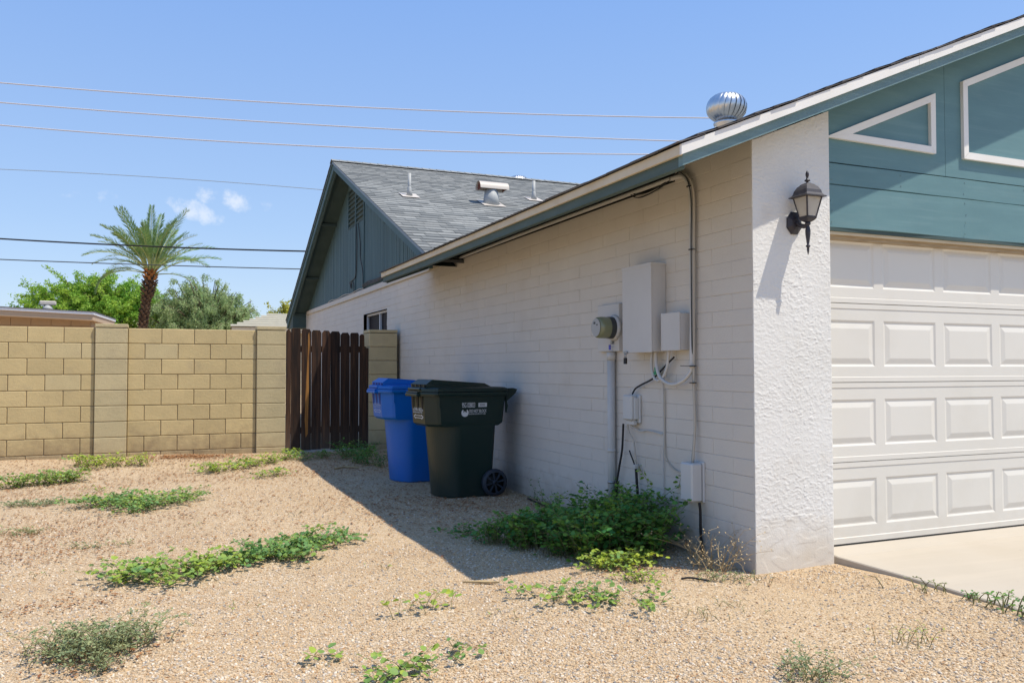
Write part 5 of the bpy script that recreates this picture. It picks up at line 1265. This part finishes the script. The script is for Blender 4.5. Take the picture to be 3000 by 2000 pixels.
# sticks and a hose on the gravel
b=MB(); b.prism([(-1.68,.485,hgt(-1.68,.48)+.006),(-1.55,.395,hgt(-1.55,.4)+.006),(-1.50,.37,hgt(-1.5,.37)+.008),(-1.58,.44,hgt(-1.58,.44)+.009)],(0,0,.010)); tag(b.build('dry_husk','dry'),'pale dry palm husk lying just outside the shadow tip','dry leaf')
b=MB(); b.tube([(-1.03,6.1,hgt(-1.03,6.1)+.012),(-1.2,6.15,hgt(-1.2,6.15)+.016),(-1.33,6.05,hgt(-1.33,6.05)+.012)],.012,5); tag(b.build('dry_husk','dry'),'pale dry husk lying in the shade before the bins','dry leaf')
cable('drip_line',[(-.10,3.1,.012),(-.13,2.8,.014),(-.14,2.4,.012),(-.17,2.0,.012),(-.2,1.6,.01)],.007,'black','black irrigation tube lying along the foot of the wall','hose')
cable('drip_line',[(-.49,.06,hgt(-.49,.06)+.006),(-.45,.035,hgt(-.45,.035)+.014),(-.41,.0,hgt(-.41,.0)+.012),(-.36,-.03,hgt(-.36,-.03)+.004)],.006,'black','short black irrigation tube poking out near the dry tuft','hose')

# ---------------------------------------------------------------- gravel and litter
rng=np.random.default_rng(5)
pts=[]
def gravel_density(r): return 8500*min(1.0,(3.4/r)**2.2)
N=420000
u_=rng.uniform(2.3**.0,1,N)
rr_=np.exp(rng.uniform(math.log(2.2),math.log(11.5),N)); th_=YAW+rng.uniform(-.66,.66,N)
X=CAM.x+rr_*np.sin(th_); Y=CAM.y+rr_*np.cos(th_); keep=rng.random(N)
# log-uniform radius gives density ~ 1/r^2; N/(1.32*ln(11.5/2.2)) per unit, thin near the camera
dens=N/(1.32*math.log(11.5/2.2))/rr_**2
want=np.minimum(9500,9500*(3.4/rr_)**2.1)
bare=np.array([mnoise.noise(Vector((x*.8,y*.8,2.0))) for x,y in zip(X,Y)])
want=want*np.clip(1.0-2.8*np.clip(bare-.04,0,1),.28,1)
ok=(keep<want/dens)&~((X>-.012)&(Y>-.012)&(X<.62))&~((X>.60)&(Y<.3))&(Y<7.9)&~((X>.0)&(Y>0))
X,Y=X[ok],Y[ok]
gp=[(float(x),float(y),hgt(float(x),float(y))+.001) for x,y in zip(X,Y)]
pcol=bpy.data.collections.new('pebble_shapes')
for k in range(6):
    rs_=random.Random(100+k); b=MB(); ph=(1+5**.5)/2
    ico=[(-1,ph,0),(1,ph,0),(-1,-ph,0),(1,-ph,0),(0,-1,ph),(0,1,ph),(0,-1,-ph),(0,1,-ph),(ph,0,-1),(ph,0,1),(-ph,0,-1),(-ph,0,1)]
    fi=[(0,11,5),(0,5,1),(0,1,7),(0,7,10),(0,10,11),(1,5,9),(5,11,4),(11,10,2),(10,7,6),(7,1,8),(3,9,4),(3,4,2),(3,2,6),(3,6,8),(3,8,9),(4,9,5),(2,4,11),(6,2,10),(8,6,7),(9,8,1)]
    sx,sy,sz=rs_.uniform(.8,1.2),rs_.uniform(.65,1.0),rs_.uniform(.45,.75)
    b.smooth=(k%2==0); b.add([(x/1.9*sx*rs_.uniform(.8,1.2),y/1.9*sy*rs_.uniform(.8,1.2),z/1.9*sz*rs_.uniform(.8,1.2)) for x,y,z in ico],fi)
    o=bpy.data.objects.new('pebble',b.mesh('pebble','pebble')); pcol.objects.link(o)
gm=bpy.data.meshes.new('gravel'); gm.from_pydata(gp,[],[]); gm.materials.append(M['pebble'])
gob=link('gravel',gm); tag(gob,kind='stuff')
ng=bpy.data.node_groups.new('scatter','GeometryNodeTree')
ng.interface.new_socket('Geometry',in_out='INPUT',socket_type='NodeSocketGeometry'); ng.interface.new_socket('Geometry',in_out='OUTPUT',socket_type='NodeSocketGeometry')
gi=ng.nodes.new('NodeGroupInput'); go_=ng.nodes.new('NodeGroupOutput'); ip=ng.nodes.new('GeometryNodeInstanceOnPoints'); ci=ng.nodes.new('GeometryNodeCollectionInfo')
ci.inputs['Collection'].default_value=pcol; ci.inputs['Separate Children'].default_value=True; ci.inputs['Reset Children'].default_value=True
ip.inputs['Pick Instance'].default_value=True
rv=ng.nodes.new('FunctionNodeRandomValue'); rv.data_type='FLOAT_VECTOR'; rv.inputs[0].default_value=(-.6,-.6,0); rv.inputs[1].default_value=(.6,.6,6.283)
rs2=ng.nodes.new('FunctionNodeRandomValue'); rs2.data_type='FLOAT'; rs2.inputs[2].default_value=0; rs2.inputs[3].default_value=1.0; rs2.inputs['Seed'].default_value=3
pw=ng.nodes.new('ShaderNodeMath'); pw.operation='POWER'; pw.inputs[1].default_value=3.2
mm=ng.nodes.new('ShaderNodeMath'); mm.operation='MULTIPLY_ADD'; mm.inputs[1].default_value=.0075; mm.inputs[2].default_value=.0023
L_=ng.links; L_.new(gi.outputs[0],ip.inputs['Points']); L_.new(ci.outputs[0],ip.inputs['Instance']); L_.new(rv.outputs[0],ip.inputs['Rotation'])
L_.new(rs2.outputs[1],pw.inputs[0]); L_.new(pw.outputs[0],mm.inputs[0]); L_.new(mm.outputs[0],ip.inputs['Scale']); L_.new(ip.outputs[0],go_.inputs[0])
md=gob.modifiers.new('scatter','NODES'); md.node_group=ng

# dry leaf litter
b=MB(); rr=random.Random(21)
def litter(n,f,size=(.008,.022)):
    for _ in range(n):
        x,y=f(); 
        if (x>-.03 and y>-.03) or x>.55 or y>7.9: continue
        z=hgt(x,y)+.010; a=rr.uniform(0,6.283); L=rr.uniform(*size); w=L*rr.uniform(.3,.6); d_=Vector((math.cos(a),math.sin(a),rr.uniform(-.1,.25))); s_=Vector((-math.sin(a),math.cos(a),rr.uniform(-.2,.2)))
        o=Vector((x,y,z)); b.add([o-d_*L*.5,o+s_*w*.5+Vector((0,0,.003)),o+d_*L*.5,o-s_*w*.5+Vector((0,0,.003))],[(0,1,2,3)],rr.random())
litter(3200,lambda:(rr.uniform(-5.2,-.3),rr.uniform(5.5,7.9)),(.015,.045))
litter(1800,lambda:(rr.uniform(-5,-.2),rr.uniform(2,6)),(.015,.045))
litter(700,lambda:(rr.gauss(-1.0,.5),rr.gauss(3.3,.8)),(.018,.05))
litter(1200,lambda:(rr.gauss(-4.1,.5),rr.gauss(3.0,.7)),(.010,.028))
litter(900,lambda:(rr.uniform(-4,.4),rr.uniform(-1.6,2)),(.008,.026))
litter(900,lambda:(rr.gauss(-2.9,.3),rr.gauss(7.65,.12)),(.02,.05))
for (cx_,cy_,sx_,sy_,n_) in ((-3.0,7.4,.8,.18,900),(-4.4,3.0,.35,.25,500),(-4.0,2.2,.4,.2,350),(-.75,3.1,.35,.3,420),(-1.5,3.4,.5,.4,300),(-4.3,5.2,.4,.25,400),(-3.75,.9,.3,.12,220),(-2.0,6.0,.5,.4,380),(-3.3,3.4,.4,.2,260)):
    litter(n_,lambda:(rr.gauss(cx_,sx_),rr.gauss(cy_,sy_)),(.012,.034))
litter(160,lambda:(-.10+rr.gauss(0,.04),rr.uniform(1.5,3.4)),(.015,.035))
litter(120,lambda:(rr.gauss(-3.5,.15),rr.gauss(.0,.12)),(.015,.04))
litter(90,lambda:(rr.gauss(-.6,.2),rr.gauss(.35,.12)),(.015,.04))
tag(b.build('dry_leaves','litter',None,True),kind='stuff')
